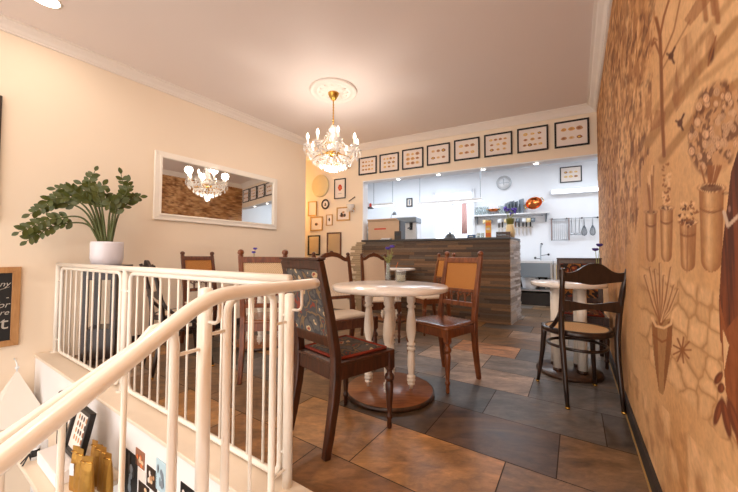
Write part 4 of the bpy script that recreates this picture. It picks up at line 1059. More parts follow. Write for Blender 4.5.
stems = [([(99,238),(88,225),(62,224),(40,233),(27,241)], .0, 13), ([(98,237),(84,219),(58,218),(38,224),(19,232)], -.06, 13), ([(99,238),(87,214),(66,203),(46,207),(30,214)], .05, 13),
         ([(101,238),(90,213),(74,199),(58,198),(47,201)], -.03, 12), ([(101,238),(92,209),(80,196),(68,190),(56,189)], .07, 11), ([(102,238),(95,208),(87,200),(78,193),(71,187)], -.08, 11),
         ([(103,238),(98,215),(93,200),(89,183),(95,171)], .0, 12), ([(105,238),(100,212),(96,196),(91,188),(82,184)], .06, 10), ([(106,238),(103,216),(101,203),(98,192),(103,185)], -.05, 10),
         ([(108,238),(109,218),(111,206),(106,200),(107,193)], .05, 8), ([(110,238),(112,218),(117,203),(124,190),(121,174)], .0, 13), ([(111,238),(115,216),(120,202),(127,191),(128,182)], -.06, 11),
         ([(113,238),(118,216),(127,204),(133,198),(140,197)], .04, 10), ([(112,238),(114,222),(116,210),(112,201),(109,205)], -.08, 8)]
rr = random.Random(12)
def catmull(P, n):
    P = [P[0]*2-P[1]] + P + [P[-1]*2-P[-2]]; out = []
    for i in range(1, len(P)-2):
        for k in range(n):
            u = k/n; a, b, c, d = P[i-1], P[i], P[i+1], P[i+2]
            out.append(.5*((2*b)+(c-a)*u+(2*a-5*b+4*c-d)*u*u+(3*b-a-3*c+d)*u**3))
    return out + [P[-2]]
for pts, off, nl in stems:
    P = [onplant(x, y, off*(i/4)) for i, (x, y) in enumerate(pts)]
    P[0] = Vector((P[0].x*.6, P[0].y*.6, .165)) if P[0].xy.length < .2 else Vector((P[0].x*.3, P[0].y*.3, .165))
    P[0].xy = P[0].xy.normalized()*min(P[0].xy.length, PR*.7)
    C = catmull(P, 8); n = len(C)
    mb = MB(); mb.tube(C, [.0095*(1-.75*i/(n-1)) for i in range(n)], 7); so = mb.build('stem', M['stem'], t)
    mb = MB()
    nl = int(nl*.72)
    for j in range(nl*2+1):
        f = .42 + .58*(j//2)/(nl-.0) if j < nl*2 else 1.0
        i = min(int(f*(n-1)), n-1); p = C[i]; tg = (C[min(i+1,n-1)]-C[max(i-1,0)]).normalized()
        sd = tg.cross(vd).normalized()*(1 if j % 2 else -1)
        if j == nl*2: sd = tg
        d = (sd*rr.uniform(.7,1) + tg*rr.uniform(.55,.9) + vd*rr.uniform(-.5,.5)).normalized()
        L = rr.uniform(.062,.085)*(1-.2*f); wv = d.cross(vd + Vector((rr.uniform(-.4,.4),rr.uniform(-.4,.4),rr.uniform(-.4,.4)))).normalized(); nv = d.cross(wv)
        prof = [(0,.08),(.15,.55),(.35,.95),(.55,1),(.75,.8),(.9,.42),(1,.03)]; W_ = L*.29; vs = []; fs = []
        for u, w_ in prof:
            b = p + d*(u*L) + nv*(-.10*L*u*u)
            vs += [b - wv*W_*w_ + nv*.12*W_*w_, b, b + wv*W_*w_ + nv*.12*W_*w_]
        for a in range(len(prof)-1):
            for e in (0, 1): fs.append((a*3+e, a*3+e+1, a*3+e+4, a*3+e+3))
        mb.add(vs, fs, 0, True)
    mb.build('leaflets', M['leaf'], so)

# ------------------------------------------------------------------ chandelier and ceiling rose
cp = onz(333.5, 91, CEIL); cpt = onz(331.6, 92, CEIL-.01)
t = thing('ceiling_rose', 'round white plaster ceiling rose above the chandelier', 'ceiling rose', (cp.x, cp.y, CEIL))
mb = MB(); mb.lathe([(-.001,.285),(-.018,.28),(-.024,.265),(-.012,.25),(-.012,.215),(-.022,.205),(-.02,.19),(-.012,.18),(-.012,.12),(-.03,.1),(-.03,.01)], n=48); mb.build('plaster_disc', M['trim'], t)
for k in range(12):
    mb = MB(); a = 2*PI*k/12; mb.ball((.15*math.cos(a), .15*math.sin(a), -.014), .026, 8, 4, sc=(1.2,.6,.4), M=Matrix.Rotation(a,3,'Z'))
    mb.build('relief_leaf', M['trim'], t)
CHX, CHY = cp.x - .0, cp.y
t = thing('chandelier', 'crystal chandelier with white candle bulbs hanging from the ceiling rose on a brass stem', 'chandelier', (CHX, CHY, CEIL-.03))
def zpx(y): return H + ray(331, y).z/ray(331, y).y*CHY - (CEIL-.03)
zst, zb = zpx(125), zpx(171.5)
mb = MB(); mb.lathe([(-.085,.014),(-.075,.03),(-.03,.056),(-.008,.066),(0,.066)], n=24); mb.build('canopy', M['gold'], t)
mb = MB(); mb.tube([(0,0,-.08),(0,0,zst)], .007, 10); n = 8
for k in range(n): mb.ball((0,0,-.1+(zst+.1)*k/n), .0105, 8, 5, sc=(1,1,1.6))
mb.build('stem', M['gold'], t)
mb = MB(); z0 = zst
mb.lathe([(z0,.012),(z0-.02,.03),(z0-.06,.05),(z0-.1,.035),(z0-.12,.03),(z0-.16,.055),(z0-.2,.04),(z0-.25,.022),(z0-.28,.05),(z0-.31,.085),(z0-.34,.03)][::-1], n=20); mb.build('central_column', M['crystal_clear'], t)
zr = zpx(153)
mb = MB(); mb.lathe([(zr-.05,.01),(zr-.04,.045),(zr-.02,.075),(zr-.005,.09),(zr,.075)], n=24); mb.build('brass_bowl', M['gold'], t)
cr = random.Random(5)
def strand(mb, a, b, n, sag, r=.0085):
    for i in range(n+1):
        u = i/n; p = a.lerp(b, u); p.z -= sag*4*u*(1-u); mb.octa(p, r, r*2.6)
tops = []
RA = .298
for k in range(8):
    a = -PI/2 + math.radians(-28+45*k); ca, sa = math.cos(a), math.sin(a)
    up_ = .02*(k % 2)
    e = Vector((RA*ca, RA*sa, zpx(150.5)+up_))
    mb = MB(); P = [Vector((.06*ca,.06*sa,zr-.01)), Vector((.14*ca,.14*sa,zr-.075)), Vector((.225*ca,.225*sa,zr-.06)), Vector((RA*ca,RA*sa,e.z-.03)), e]
    mb.tube(catmull(P, 6), .0085, 8); arm = mb.build('arm', M['crystal'], t)
    mb = MB(); mb.lathe([(0,.012),(.004,.04),(.014,.052),(.012,.04),(.006,.012)], e, 16); mb.build('drip_pan', M['crystal'], arm)
    mb = MB(); mb.lathe([(.004,.013),(.014,.016),(.02,.012)], e, 12); mb.build('brass_cup', M['gold'], arm)
    mb = MB(); mb.lathe([(.016,.011),(.085,.011)], e, 12); mb.build('candle_sleeve', M['candle'], arm)
    mb = MB(); mb.lathe([(.085,.008),(.095,.0145),(.11,.0175),(.13,.014),(.15,.006),(.158,.001)], e, 12); mb.build('bulb', M['bulb'], arm)
    tops.append(e + Vector((0,0,.12)))
    mb = MB()
    for j in range(8):
        b = 2*PI*j/8; p = e + Vector((.047*math.cos(b), .047*math.sin(b), -.0)); 
        for i in range(2 + j % 2): mb.octa(p - Vector((0,0,.014+.026*i)), .0085, .024)
    mb.octa(e-Vector((0,0,.095)), .016, .06)
    mb.build('crystal_drops', M['crystal'], arm)
    a2 = a + PI/4; e2 = Vector((RA*math.cos(a2), RA*math.sin(a2), zpx(150.5)))
    for sa_ in ((e-Vector((0,0,.015)), e2-Vector((0,0,.015)), 13, .075, .010), (Vector((.05*ca,.05*sa,z0-.06)), e-Vector((0,0,.0)), 14, .09, .0085), (Vector((.04*ca,.04*sa,z0-.16)), e+Vector((0,0,-.01)), 12, .10, .009), (e-Vector((0,0,.02)), Vector((.02*ca,.02*sa,zb+.06)), 12, .055, .010)):
        mb = MB(); strand(mb, *sa_); mb.build('crystal_garland', M['crystal'], arm)
mb = MB()
for ring_r, zz, cnt, dl in ((.215,zb+.10,26,.05),(.16,zb+.065,20,.05),(.1,zb+.04,14,.05),(.045,zb+.025,7,.055)):
    for j in range(cnt):
        b = 2*PI*j/cnt+ring_r*7; p = Vector((ring_r*math.cos(b), ring_r*math.sin(b), zz))
        mb.octa(p, .0115, dl); mb.octa(p+Vector((0,0,.034)), .008, .022)
mb.ball((0,0,zb+.015), .02, 10, 6); o = mb.build('crystal_basket', M['crystal'], t); o['kind'] = 'stuff'
mb = MB(); mb.tube([(.215*math.cos(2*PI*k/32), .215*math.sin(2*PI*k/32), zb+.145) for k in range(32)], .005, 6, closed=True); mb.tube([(.12*math.cos(2*PI*k/32), .12*math.sin(2*PI*k/32), zpx(146)+.0) for k in range(32)], .004, 6, closed=True); mb.build('brass_ring', M['gold'], t)
LSC = 1.0
def point_light(name, loc, power, col, r=.03, kind='POINT', **k):
    l = bpy.data.lights.new(name, kind); l.energy = power; l.color = col
    if kind == 'POINT' or kind == 'SPOT': l.shadow_soft_size = r
    for a, b in k.items(): setattr(l, a, b)
    o = bpy.data.objects.new(name, l); COL.objects.link(o); o.location = loc; return o
WARM = (1, .80, .58)
for i, p in enumerate(tops):
    if i % 2 == 0: point_light('chandelier_glow_and_fill', Vector((CHX, CHY, CEIL-.03)) + p + Vector((0,0,.06)), 2.6, (1,.90,.80), .06)
point_light('chandelier_glow_and_fill', Vector((CHX, CHY, CEIL-.03+zb-.02)), 10, (1,.91,.82), .025)  # extra light without a bulb, added below the crystals to brighten the tables
# recessed ceiling downlights (one fitting; the lights behind the viewer are added fill)
def downlight(label, x, y, power, first=False):
    t = thing('ceiling_downlight', label, 'downlight', (x, y, CEIL), group='recessed ceiling downlights')
    mb = MB(); mb.lathe([(-.006,.085),(-.004,.1),(0,.102)][::1], n=32, cap=False); mb.build('trim_ring', M['trim'], t)
    mb = MB(); mb.lathe([(-.003,.082),(-.0005,.082)], n=32); mb.build('diffuser', M['lamp'], t)
    o = point_light('downlight_and_fill', (x, y, CEIL-.015), power, (1,.89,.76), .08, 'AREA', shape='DISK', size=.16); return t
dl = onz(45, -1, CEIL)
downlight('round recessed downlight in the ceiling at the upper left corner', dl.x, dl.y, 3.2)

# ------------------------------------------------------------------ the wood-clad counter
cn = Vector((WB.n.x, WB.n.y, 0))
s_end = (Vector((1.993, 4.403, 0)) - WB.p).dot(WB.r); offF = .058
CT_Z = 1.235; DEP = .60
t = thing('counter', 'bar counter clad in reclaimed wood strips with dark stone top, in the kitchen opening', 'counter', WB.at(s_end, 0, offF), WB.rz)
L = s_end - sBJ - .02                                  # body length inside the opening; cladding runs a little past the jamb
sd = Vector((.10, .995, 0)).normalized()               # direction of the end face, seen from the room (local: y goes into the kitchen)
eo = onz(520, 318.5, 0); el = Matrix.Rotation(-WB.rz, 3, 'Z') @ (eo - WB.at(s_end, 0, offF)); el.z = 0
edir = el.normalized(); elen = .62
ex = edir*elen
mb = MB(); mb.hexa([(-L+.02,.02,0),(-.015,.02,0),(ex.x-.015,ex.y,0),(-L+.02,ex.y,0)], [(-L+.02,.02,CT_Z-.03),(-.015,.02,CT_Z-.03),(ex.x-.015,ex.y,CT_Z-.03),(-L+.02,ex.y,CT_Z-.03)]); mb.build('body', M['darkedge'], t)
mb = MB(); mb.hexa([(-L+.0,-.03,CT_Z-.03),(.008,-.03,CT_Z-.03),(ex.x+.01,ex.y+.02,CT_Z-.03),(-L,ex.y+.02,CT_Z-.03)], [(-L+.0,-.03,CT_Z),(.008,-.03,CT_Z),(ex.x+.01,ex.y+.02,CT_Z),(-L,ex.y+.02,CT_Z)]); mb.build('worktop', M['stone'], t, bevel=.003)
cr = random.Random(21)
wp = [(124,98,74),(108,86,66),(96,78,64),(142,112,84),(116,96,78),(132,102,74),(102,90,78),(88,70,58),(118,88,62)]
mb = MB(); mbl = MB(); z = 0.0
while z < CT_Z-.034:
    h = min(cr.choice([.026,.032,.038,.044]), CT_Z-.032-z)
    if CT_Z-.032-z-h < .02: h = CT_Z-.032-z
    x1 = 0.0
    xl = -L - cr.uniform(.10, .30)
    while x1 > xl:
        ln = cr.uniform(.25, .75); x0 = max(x1-ln, xl); dp = cr.uniform(.0, .014)
        c = cr.choice(wp); j = cr.uniform(.8,1.15)
        if x1 < -L+.15: c = (178,156,126)
        cc = tuple(v*j for v in lin(c)[:3])+(1,)
        if x1 > -L and x0 < -L: x0 = -L
        (mbl if x1 <= -L+1e-6 else mb).box(((x0+x1)/2, .012-dp/2, z+h/2), (x1-x0-.002, .02+dp, h-.003), 0, 0, cc); x1 = x0
    z += h
mb.build('front_cladding', M['cladding'], t); struct(mbl.build('trim_7', M['cladding'], loc=WB.at(s_end, 0, offF), rz=WB.rz))
mb = MB(); z = 0.0; er = math.atan2(edir.y, edir.x)
while z < CT_Z-.034:
    h = min(cr.choice([.026,.034,.04]), CT_Z-.032-z); u = 0.0
    if CT_Z-.032-z-h < .02: h = CT_Z-.032-z
    while u < elen-.001:
        ln = min(cr.uniform(.15,.4), elen-u); dp = cr.uniform(.0,.012); c = cr.choice([(196,190,186),(222,218,216),(170,160,152),(206,196,186)]); j = cr.uniform(.85,1.15)  # end strips coloured paler to stand in for light from the kitchen
        cc = tuple(v*j for v in lin(c)[:3])+(1,)
        mid = edir*(u+ln/2); nn = Vector((edir.y, -edir.x, 0)); p = mid + nn*(-.004+dp/2)
        mb.box((p.x, p.y, z+h/2), (ln-.002, .018+dp, h-.003), er, 0, cc); u += ln
    z += h
mb.build('end_cladding', M['cladding'], t)
# ------------------------------------------------------------------ things on the counter: depth off measured back from its front
def onc(x, back, z=CT_Z):       # on the counter, at image column x, back metres behind the wood front
    p = WB.hit(x, 240, offF-back); return Vector((p.x, p.y, z+.0005))
def zoff(x, y, back): return WB.hit(x, y, offF-back).z
def wd_(x0, x1, back): return abs((WB.hit(x1, 230, offF-back)-WB.hit(x0, 230, offF-back)).dot(WB.r))
w_ = wd_(370.5, 401, .3); h_ = zoff(386, 222, .3)-CT_Z
t = thing('cardboard_box', 'kraft-brown box with a red printed line, on the left end of the counter', 'box', onc(386, .3), WB.rz)
mb = MB(); mb.box((0,0,h_/2), (w_,.26,h_)); mb.build('carton', M['kraft'], t, bevel=.004)
mb = MB(); mb.box((-w_*.1,-.1308,h_*.60), (w_*.38,.0012,h_*.07)); mb.build('red_print_line', M['red'], t)
mb = MB(); mb.box((w_/2+.012,0,h_*.5), (.02,.25,h_*.98)); mb.build('dark_side_panel', M['blackplastic'], t)
mb = MB(); mb.hexa([(-w_/2,-.13,h_),(w_/2,-.13,h_),(w_/2,-.12,h_),(-w_/2,-.12,h_)], [(-w_/2,-.17,h_+.035),(w_/2-.05,-.17,h_+.035),(w_/2-.05,-.165,h_+.04),(-w_/2,-.165,h_+.04)]); mb.build('open_flap', M['kraft'], t)
t = thing('card_terminal', 'small dark cube-shaped holder in front of the kraft box on the counter', 'holder', onc(398.5, .08), WB.rz)
mb = MB(); mb.box((0,0,.07), (.12,.08,.14)); mb.build('holder_body', M['dark'], t, bevel=.006); mb = MB(); mb.box((0,-.0408,.09), (.085,.002,.05)); mb.build('front_plate', M['blackplastic'], t)
t = thing('paper_sheets', 'white sheets leaning low against the kraft box on the counter', 'papers', onc(385, .09), WB.rz)
mb = MB()
for i in range(4): mb.box((.01*i,0,.004+.008*i), (.17,.06,.006), .06*i)
mb.build('sheets', M['whiteplastic'], t)
t = thing('spray_bottle', 'blue spray bottle at the left end of the counter by the white jamb', 'bottle', onc(366.8, .33), WB.rz)
mb = MB(); mb.lathe([(0,.035),(.005,.042),(.1,.042),(.13,.034),(.15,.016),(.19,.014)], n=18); mb.build('bottle_body', M['blue'], t)
mb = MB(); mb.box((0,-.01,.21), (.03,.075,.035)); mb.box((0,-.045,.185), (.01,.012,.04), tilt=(.4,'X')); mb.build('trigger_head', M['greyplastic'], t, bevel=.004)
t = thing('cake_dome', 'small dark dome-shaped object on the counter, right of its middle', 'dome', onc(450, .2), WB.rz)
mb = MB(); mb.lathe([(0,.10),(.012,.1),(.012,.085),(.045,.075),(.075,.05),(.088,.018),(.098,.016),(.104,.01)], n=28); mb.build('dome_cover', M['blackplastic'], t); mb = MB(); mb.ball((0,0,.108), .013); mb.build('dome_knob', M['greyplastic'], t)
t = thing('blue_carton', 'small blue box lying on the counter left of the yellow carton', 'box', onc(471.5, .15), WB.rz)
mb = MB(); mb.box((0,0,.026), (.115,.08,.052)); mb.build('carton', M['bluebox'], t, bevel=.003); mb = MB(); mb.box((0,-.0405,.026), (.06,.001,.012)); mb.build('pale_label', M['whiteplastic'], t)
t = thing('yellow_carton', 'tall yellow and orange carton standing on the counter', 'carton', onc(488.5, .22), WB.rz)
mb = MB(); mb.box((0,0,.135), (.078,.06,.27)); mb.build('carton', M['yellow'], t, bevel=.002)
mb = MB(); mb.box((0,-.0306,.215), (.074,.0012,.05)); mb.box((0,-.0306,.05), (.074,.0012,.06)); mb.build('orange_bands', M['orange'], t)
mb = MB(); mb.box((0,-.0306,.14), (.05,.0012,.035)); mb.build('pale_label', M['paper'], t)
t = thing('wooden_crate', 'small dark wooden crate at the right end of the counter', 'crate', onc(503.5, .25), WB.rz)
for s in (-1, 1):
    for k in range(2): mb = MB(); mb.box((0, s*.07, .022+.05*k), (.19,.012,.034)); mb.build('slat', M['darkwood'], t, bevel=.002)
    mb = MB(); mb.box((s*.092, 0, .045), (.012,.15,.085)); mb.build('end_panel', M['midwood'], t, bevel=.002)
mb = MB(); mb.box((0,0,.006), (.18,.135,.012)); mb.build('crate_floor', M['midwood'], t)
# glasses by the yellow carton
for i, x in enumerate((478.5, 482.5)):
    t = thing('tumbler', ('left' if i == 0 else 'right') + ' of two small clear glasses between the blue box and yellow carton', 'glass', onc(x, .25), 0, 'tumblers on the counter')
    mb = MB(); mb.lathe([(0,.024),(.004,.026),(.085,.03),(.085,.027),(.008,.023)], n=16); mb.build('tumbler_glass', M['glass'], t)
# lavender pot, standing on an upturned tub beside the crate
t = thing('flower_pot', 'pot of violet flowers in greenish-yellow pot raised on a tan tub at the counter end', 'flower pot', onc(510.3, .45), WB.rz)
mb = MB(); mb.lathe([(0,.06),(.10,.07),(.2,.052),(.215,.052)], n=20); mb.build('tan_tub', M['candlewax'], t)
mb = MB(); mb.lathe([(.2155,.045),(.30,.062),(.31,.064),(.31,.055),(.28,.05)], n=20); mb.build('pot', plain('olive_glazed_pot', (120,122,58), .4), t)
fr_ = random.Random(8)
for k in range(12):
    a, q_ = fr_.uniform(0,2*PI), fr_.uniform(.02,.09); z = fr_.uniform(.38,.48)
    mb = MB(); mb.tube([(0,0,.29),(q_*math.cos(a)*.5,q_*math.sin(a)*.5,.34),(q_*math.cos(a),q_*math.sin(a),z)], .0025, 5); s = mb.build('flower_stem', M['palestem'], t)
    mb = MB()
    for j in range(7): mb.ball((q_*math.cos(a)+fr_.uniform(-.015,.015), q_*math.sin(a)+fr_.uniform(-.015,.015), z+fr_.uniform(-.02,.02)), .012, 6, 4)
    mb.build('flower_head', M['flower'], s)
# ------------------------------------------------------------------ inside the kitchen
# back-counter run behind the bar with the coffee machine
def behind(x, back, z): p = WB.hit(x, 240, offF-back); return Vector((p.x, p.y, z))
t = thing('back_counter', 'white kitchen counter behind the bar, carrying the coffee machine', 'counter', behind(400, 1.35, 0), WB.rz)
mb = MB(); mb.box((0,0,.42), (1.5,.55,.84)); mb.build('cabinet', M['kwhite'], t, bevel=.004); mb = MB(); mb.box((0,0,.86), (1.54,.6,.04)); mb.build('worktop', M['whiteplastic'], t, bevel=.004)
for k in range(3): mb = MB(); mb.box((-.5+.5*k,-.281,.42), (.46,.012,.74)); d = mb.build('door', M['kwhite'], t, bevel=.003); mb = MB(); mb.box((-.32+.5*k,-.295,.7), (.02,.016,.12)); mb.build('handle', M['stainless'], d)
t = thing('coffee_machine', 'white and grey coffee machine with metal top, behind the left half of the bar', 'coffee machine', behind(408, 1.3, .8805), WB.rz)
zt_ = zoff(407, 217, 1.3) - .88; w_ = wd_(396, 419, 1.3)
mb = MB(); mb.box((0,.02,zt_*.5), (w_*.9,.34,zt_)); mb.build('machine_body', M['whiteplastic'], t, bevel=.02)
mb = MB(); mb.box((.0,-.06,zt_*.9), (w_,.36,zt_*.12)); mb.build('machine_head', M['greyplastic'], t, bevel=.015)
mb = MB(); mb.box((0,-.2,.04), (w_*.9,.2,.05)); mb.build('drip_tray', M['stainless'], t, bevel=.005)
for k in (-1, 1):
    mb = MB(); mb.lathe([(zt_*.68,.03),(zt_*.84,.034)], (k*.12,-.16,0), 16); mb.tube([(k*.12,-.18,zt_*.73),(k*.12,-.34,zt_*.7)], .013, 8); mb.build('portafilter', M['blackplastic'], t)
mb = MB(); mb.tube([(w_*.46,-.16,zt_*.82),(w_*.52,-.22,zt_*.6),(w_*.5,-.22,zt_*.4)], .008, 8); mb.build('steam_wand', M['stainless'], t)
t = thing('desk_lamp', 'small curved grey lamp head behind the kraft box', 'lamp', behind(391, 1.2, .8805), WB.rz)
zz = zoff(402, 212, 1.2) - .8805
mb = MB(); mb.lathe([(0,.07),(.015,.07),(.02,.02)], n=18); mb.build('base', M['greyplastic'], t)
mb = MB(); mb.tube([(0,0,.02),(0,0,zz-.1),(.02,0,zz-.03),(.06,0,zz)], .009, 8); mb.build('lamp_arm', M['stainless'], t)
mb = MB(); mb.lathe([(-.05,.045),(0,.03),(.02,.012)], (.075,0,zz), 16); mb.build('lamp_head', M['greyplastic'], t)
# wall-mounted things on the kitchen wall
def kthing(name, label, cat, box, off=.002, group=None): return wall_thing(name, label, cat, WK, box, off, group)
# window
s, z, wd, ht = size_px(WK, 433, 190.5, 475, 243)
mb = MB(); fw = .07
for a in (-1, 1): mb.box((a*(wd/2-fw/2),-.03,0), (fw,.06,ht))
mb.box((0,-.03,ht/2-fw/2), (wd,.06,fw)); mb.box((0,-.03,-ht/2+fw/2), (wd,.06,fw)); mb.box((0,-.03,ht*.24), (wd,.05,.05)); mb.box((0,-.03,-.05), (.05,.05,ht-.1))
o = struct(mb.build('window_1', M['kwhite'], loc=WK.at(s, z, .001), rz=WK.rz, bevel=.004))
mb = MB(); mb.box((0,-.012,0), (wd-.1,.01,ht-.1)); mb.build('pane', M['sky'], o)
t, wd, ht = kthing('curtain_strip', 'narrow reddish curtain strip hanging at the right side of the kitchen window', 'curtain', (462.5,204,467,234), .075)
mb = MB()
for k in range(5): mb.tube([((k/4-.5)*wd*.8, -.012*(k%2), ht/2), ((k/4-.5)*wd, -.012*(k%2), -ht/2)], wd*.16, 8)
mb.build('curtain_cloth', plain('faded_pink_cloth', (222,178,172), .9), t)
# clock
t, wd, ht = kthing('wall_clock', 'round pale wall clock above the kitchen shelf', 'clock', (496.2,175.6,511.6,190.6))
r_ = wd/2; RX = Matrix.Rotation(PI/2, 3, 'X')
mb = MB(); mb.lathe([(0,r_*.98),(.03,r_),(.038,r_*.94),(.03,r_*.88)], n=40, M=RX, cap=False); mb.build('rim', M['stainless'], t)
mb = MB(); mb.lathe([(.0,r_*.9),(.02,r_*.9)], n=40, M=RX); mb.build('dial', M['whiteplastic'], t)
mb = MB(); mb.box((0,-.022,.02), (.012,.003,r_*.9)); mb.box((.0,-.022,0), (r_*1.3,.003,.01)); mb.build('clock_hands', M['greyplastic'], t)
# framed prints in the kitchen
t, wd, ht = kthing('framed_print', 'black-framed pastry print on the kitchen wall at the right, under the opening edge', 'picture', (559.8,166.6,581.8,182.4), group='framed prints in the kitchen')
frame_parts(t, wd, ht, .02, .02, M['black']); pane(t, wd-.03, ht-.03, -.008, M['paper'], 'paper'); blobs(t, (3,3), wd*.75, ht*.6, -.0102, 3)
t, wd, ht = kthing('framed_print', 'black-framed print cut off by the mural wall at the far right of the kitchen', 'picture', (597.4,163,620,179.8), group='framed prints in the kitchen')
frame_parts(t, wd, ht, .02, .02, M['black']); pane(t, wd-.03, ht-.03, -.008, M['paper'], 'paper'); blobs(t, (3,3), wd*.75, ht*.6, -.0102, 4)
t, wd, ht = kthing('framed_certificate', 'small dark-framed notice on the kitchen wall above the coffee machine', 'picture', (406.6,198.2,412.6,206.8))
frame_parts(t, wd, ht, .03, .02, M['blackplastic']); pane(t, wd-.04, ht-.04, -.008, M['paper'], 'paper'); mb = MB(); mb.box((0,-.0105,0), (.04,.001,.12)); mb.build('notice_text', M['greyplastic'], t)
# shelf with its load
s, zs_, wd, _ = size_px(WK, 475, 213, 549, 216.5)
SHD = .22
t = thing('wall_shelf', 'white wall shelf in the kitchen with glasses and pans on it and mugs below', 'shelf', WK.at(s, zs_-.01, .001), WK.rz)
mb = MB(); mb.box((0,-SHD/2,0), (wd,SHD,.03)); mb.build('board', M['whiteplastic'], t, bevel=.003)
for a in (-1, 1): mb = MB(); mb.prism([(0,0),(-.19,0),(-.16,-.05),(-.02,-.16),(0,-.16)], (0,1,0), (0,0,1), (1,0,0), (a*(wd/2-.06)-.01,0,-.016), .02); mb.build('bracket', M['greytray'], t)
mb = MB(); mb.tube([(-wd*.42,-.12,-.05),(wd*.42,-.12,-.05)], .006, 8); mb.build('hook_rail', M['stainless'], t)
ZS = zs_-.01+.0155
def onk(x, off, z=None):
    p = WK.hit(x, 215, off); return Vector((p.x, p.y, ZS if z is None else z))
for k in range(6):
    x = (476.8, 480.4, 484, 487.4, 500.2, 503.8)[k]
    t = thing('water_glass', 'clear glass', 'glass', onk(x, .1), 0, 'glasses on the kitchen shelf')
    t['label'] = ['clear glass at the far left end of the kitchen shelf','second clear glass from the left on the kitchen shelf','third clear glass from the left on the kitchen shelf','fourth clear glass from the left on the kitchen shelf','clear glass just right of the low copper pan on the kitchen shelf','clear glass left against the grey trays on the kitchen shelf'][k]
    mb = MB(); mb.lathe([(0,.03),(.004,.033),(.19,.035),(.19,.032),(.01,.029)], n=14); mb.build('tumbler_glass', M['glass'], t)
def pan(label, loc, r, tilt=None, name='copper_pan', h=.5):
    t = thing(name, label, 'pan', loc, WK.rz); R = Matrix.Rotation(tilt, 3, 'X') if tilt else Matrix.Identity(3)
    cz_ = r*math.sin(abs(tilt))+.0 if tilt else 0
    mb = MB(); pr = [(0,.02),(.002,r*.45),(r*h*.35,r*.8),(r*h*.8,r*.97),(r*h,r*1.04),(r*h*1.0,r*1.0),(r*h*.8,r*.93),(r*h*.37,r*.76),(.012,r*.42),(.010,.02)]
    mb.lathe(pr, (0,0,cz_), 32, M=R, cap=True); mb.build('bowl', M['copper'], t)
    for s in (-1, 1):
        mb = MB(); pts = [R @ Vector((s*r*1.0, -.06, r*h*.85)), R @ Vector((s*r*1.2, -.05, r*h*.9)), R @ Vector((s*r*1.2, .05, r*h*.9)), R @ Vector((s*r*1.0, .06, r*h*.85))]
        mb.tube([p + Vector((0,0,cz_)) for p in pts], .009, 8); mb.build('handle', M['gold'], t)
    return t
t = pan('low round copper pan on the kitchen shelf between glasses and grey trays', onk(493.5, .125, ZS+.0), .115, None, h=.5)
t.location.z += .062
mbx = thing('pan_rack', 'white rack under the low copper pan on the shelf', 'rack', onk(493.5, .125), WK.rz)
mb = MB()
for k in range(8): mb.tube([(.07*math.cos(k*PI/4),.07*math.sin(k*PI/4),0),(.07*math.cos(k*PI/4),.07*math.sin(k*PI/4),.055)], .005, 6)
mb.tube([(.07*math.cos(k*PI/8),.07*math.sin(k*PI/8),.055) for k in range(16)], .006, 6, closed=True); mb.build('wire_frame', M['stainless'], mbx)
t = pan('large shiny copper bowl tilted towards the room at the right end of the kitchen shelf', onk(537.5, .17), .15, math.radians(58), h=.6)
for c_ in t.children: c_.rotation_euler.y = math.radians(-24)
t.location.z += .03
# trays and boards standing upright
for k, (x, hh, w2, mt) in enumerate(((506.5,.24,.05,'greytray'),(509.5,.27,.05,'greytray'),(512.5,.28,.05,'greytray'),(516,.26,.06,'greytray'),(521.5,.31,.09,'greyplastic'))):
    t = thing('baking_tray', ['leftmost grey tray standing on the kitchen shelf behind the violet flowers','second grey tray from the left in the upright stack on the kitchen shelf','middle grey tray of the five upright ones on the kitchen shelf','fourth upright grey tray from the left on the kitchen shelf','tallest grey tray, rightmost upright one before the copper bowl'][k], 'tray', onk(x, .1), WK.rz + .5, 'upright trays on the kitchen shelf')
    mb = MB(); mb.box((0,0,hh/2), (w2*.35,.15,hh), tilt=(.0,'Y')); mb.build('tray_plate', M[mt], t, bevel=.004); mb = MB(); mb.box((w2*.2,0,hh*.55), (.006,.12,hh*.8)); mb.build('tray_recess', M['stainless'], t)
# mugs under the shelf
mugx = [484.5, 490.5, 499.5, 506, 518, 524, 528.5, 533]
for k, x in enumerate(mugx):
    p = WK.hit(x, 219, .121); zz = zs_-.01-.05
    t = thing('hanging_mug', ['leftmost mug hanging under the kitchen shelf','second mug from the left under the kitchen shelf','third mug from the left under the kitchen shelf','fourth mug from the left under the shelf, behind the violet flowers','fourth mug from the right under the kitchen shelf','third mug from the right under the kitchen shelf','second mug from the right under the kitchen shelf','rightmost mug hanging under the kitchen shelf'][k], 'mug', (p.x, p.y, zz), WK.rz, 'mugs hanging under the shelf')
    mt = M['greytray'] if k % 3 == 1 else M['candlewax'] if k % 3 == 0 else M['whiteplastic']
    mb = MB(); mb.lathe([(-.128,.036),(-.124,.04),(-.045,.042),(-.045,.038),(-.12,.036)], n=18); mb.build('mug_body', mt, t)
    mb = MB(); mb.tube([(0,.0,-.05),(.0,0,-.02),(.0,.0,0.004),(.014,0,.008)], .005, 6); mb.build('hook', M['stainless'], t)
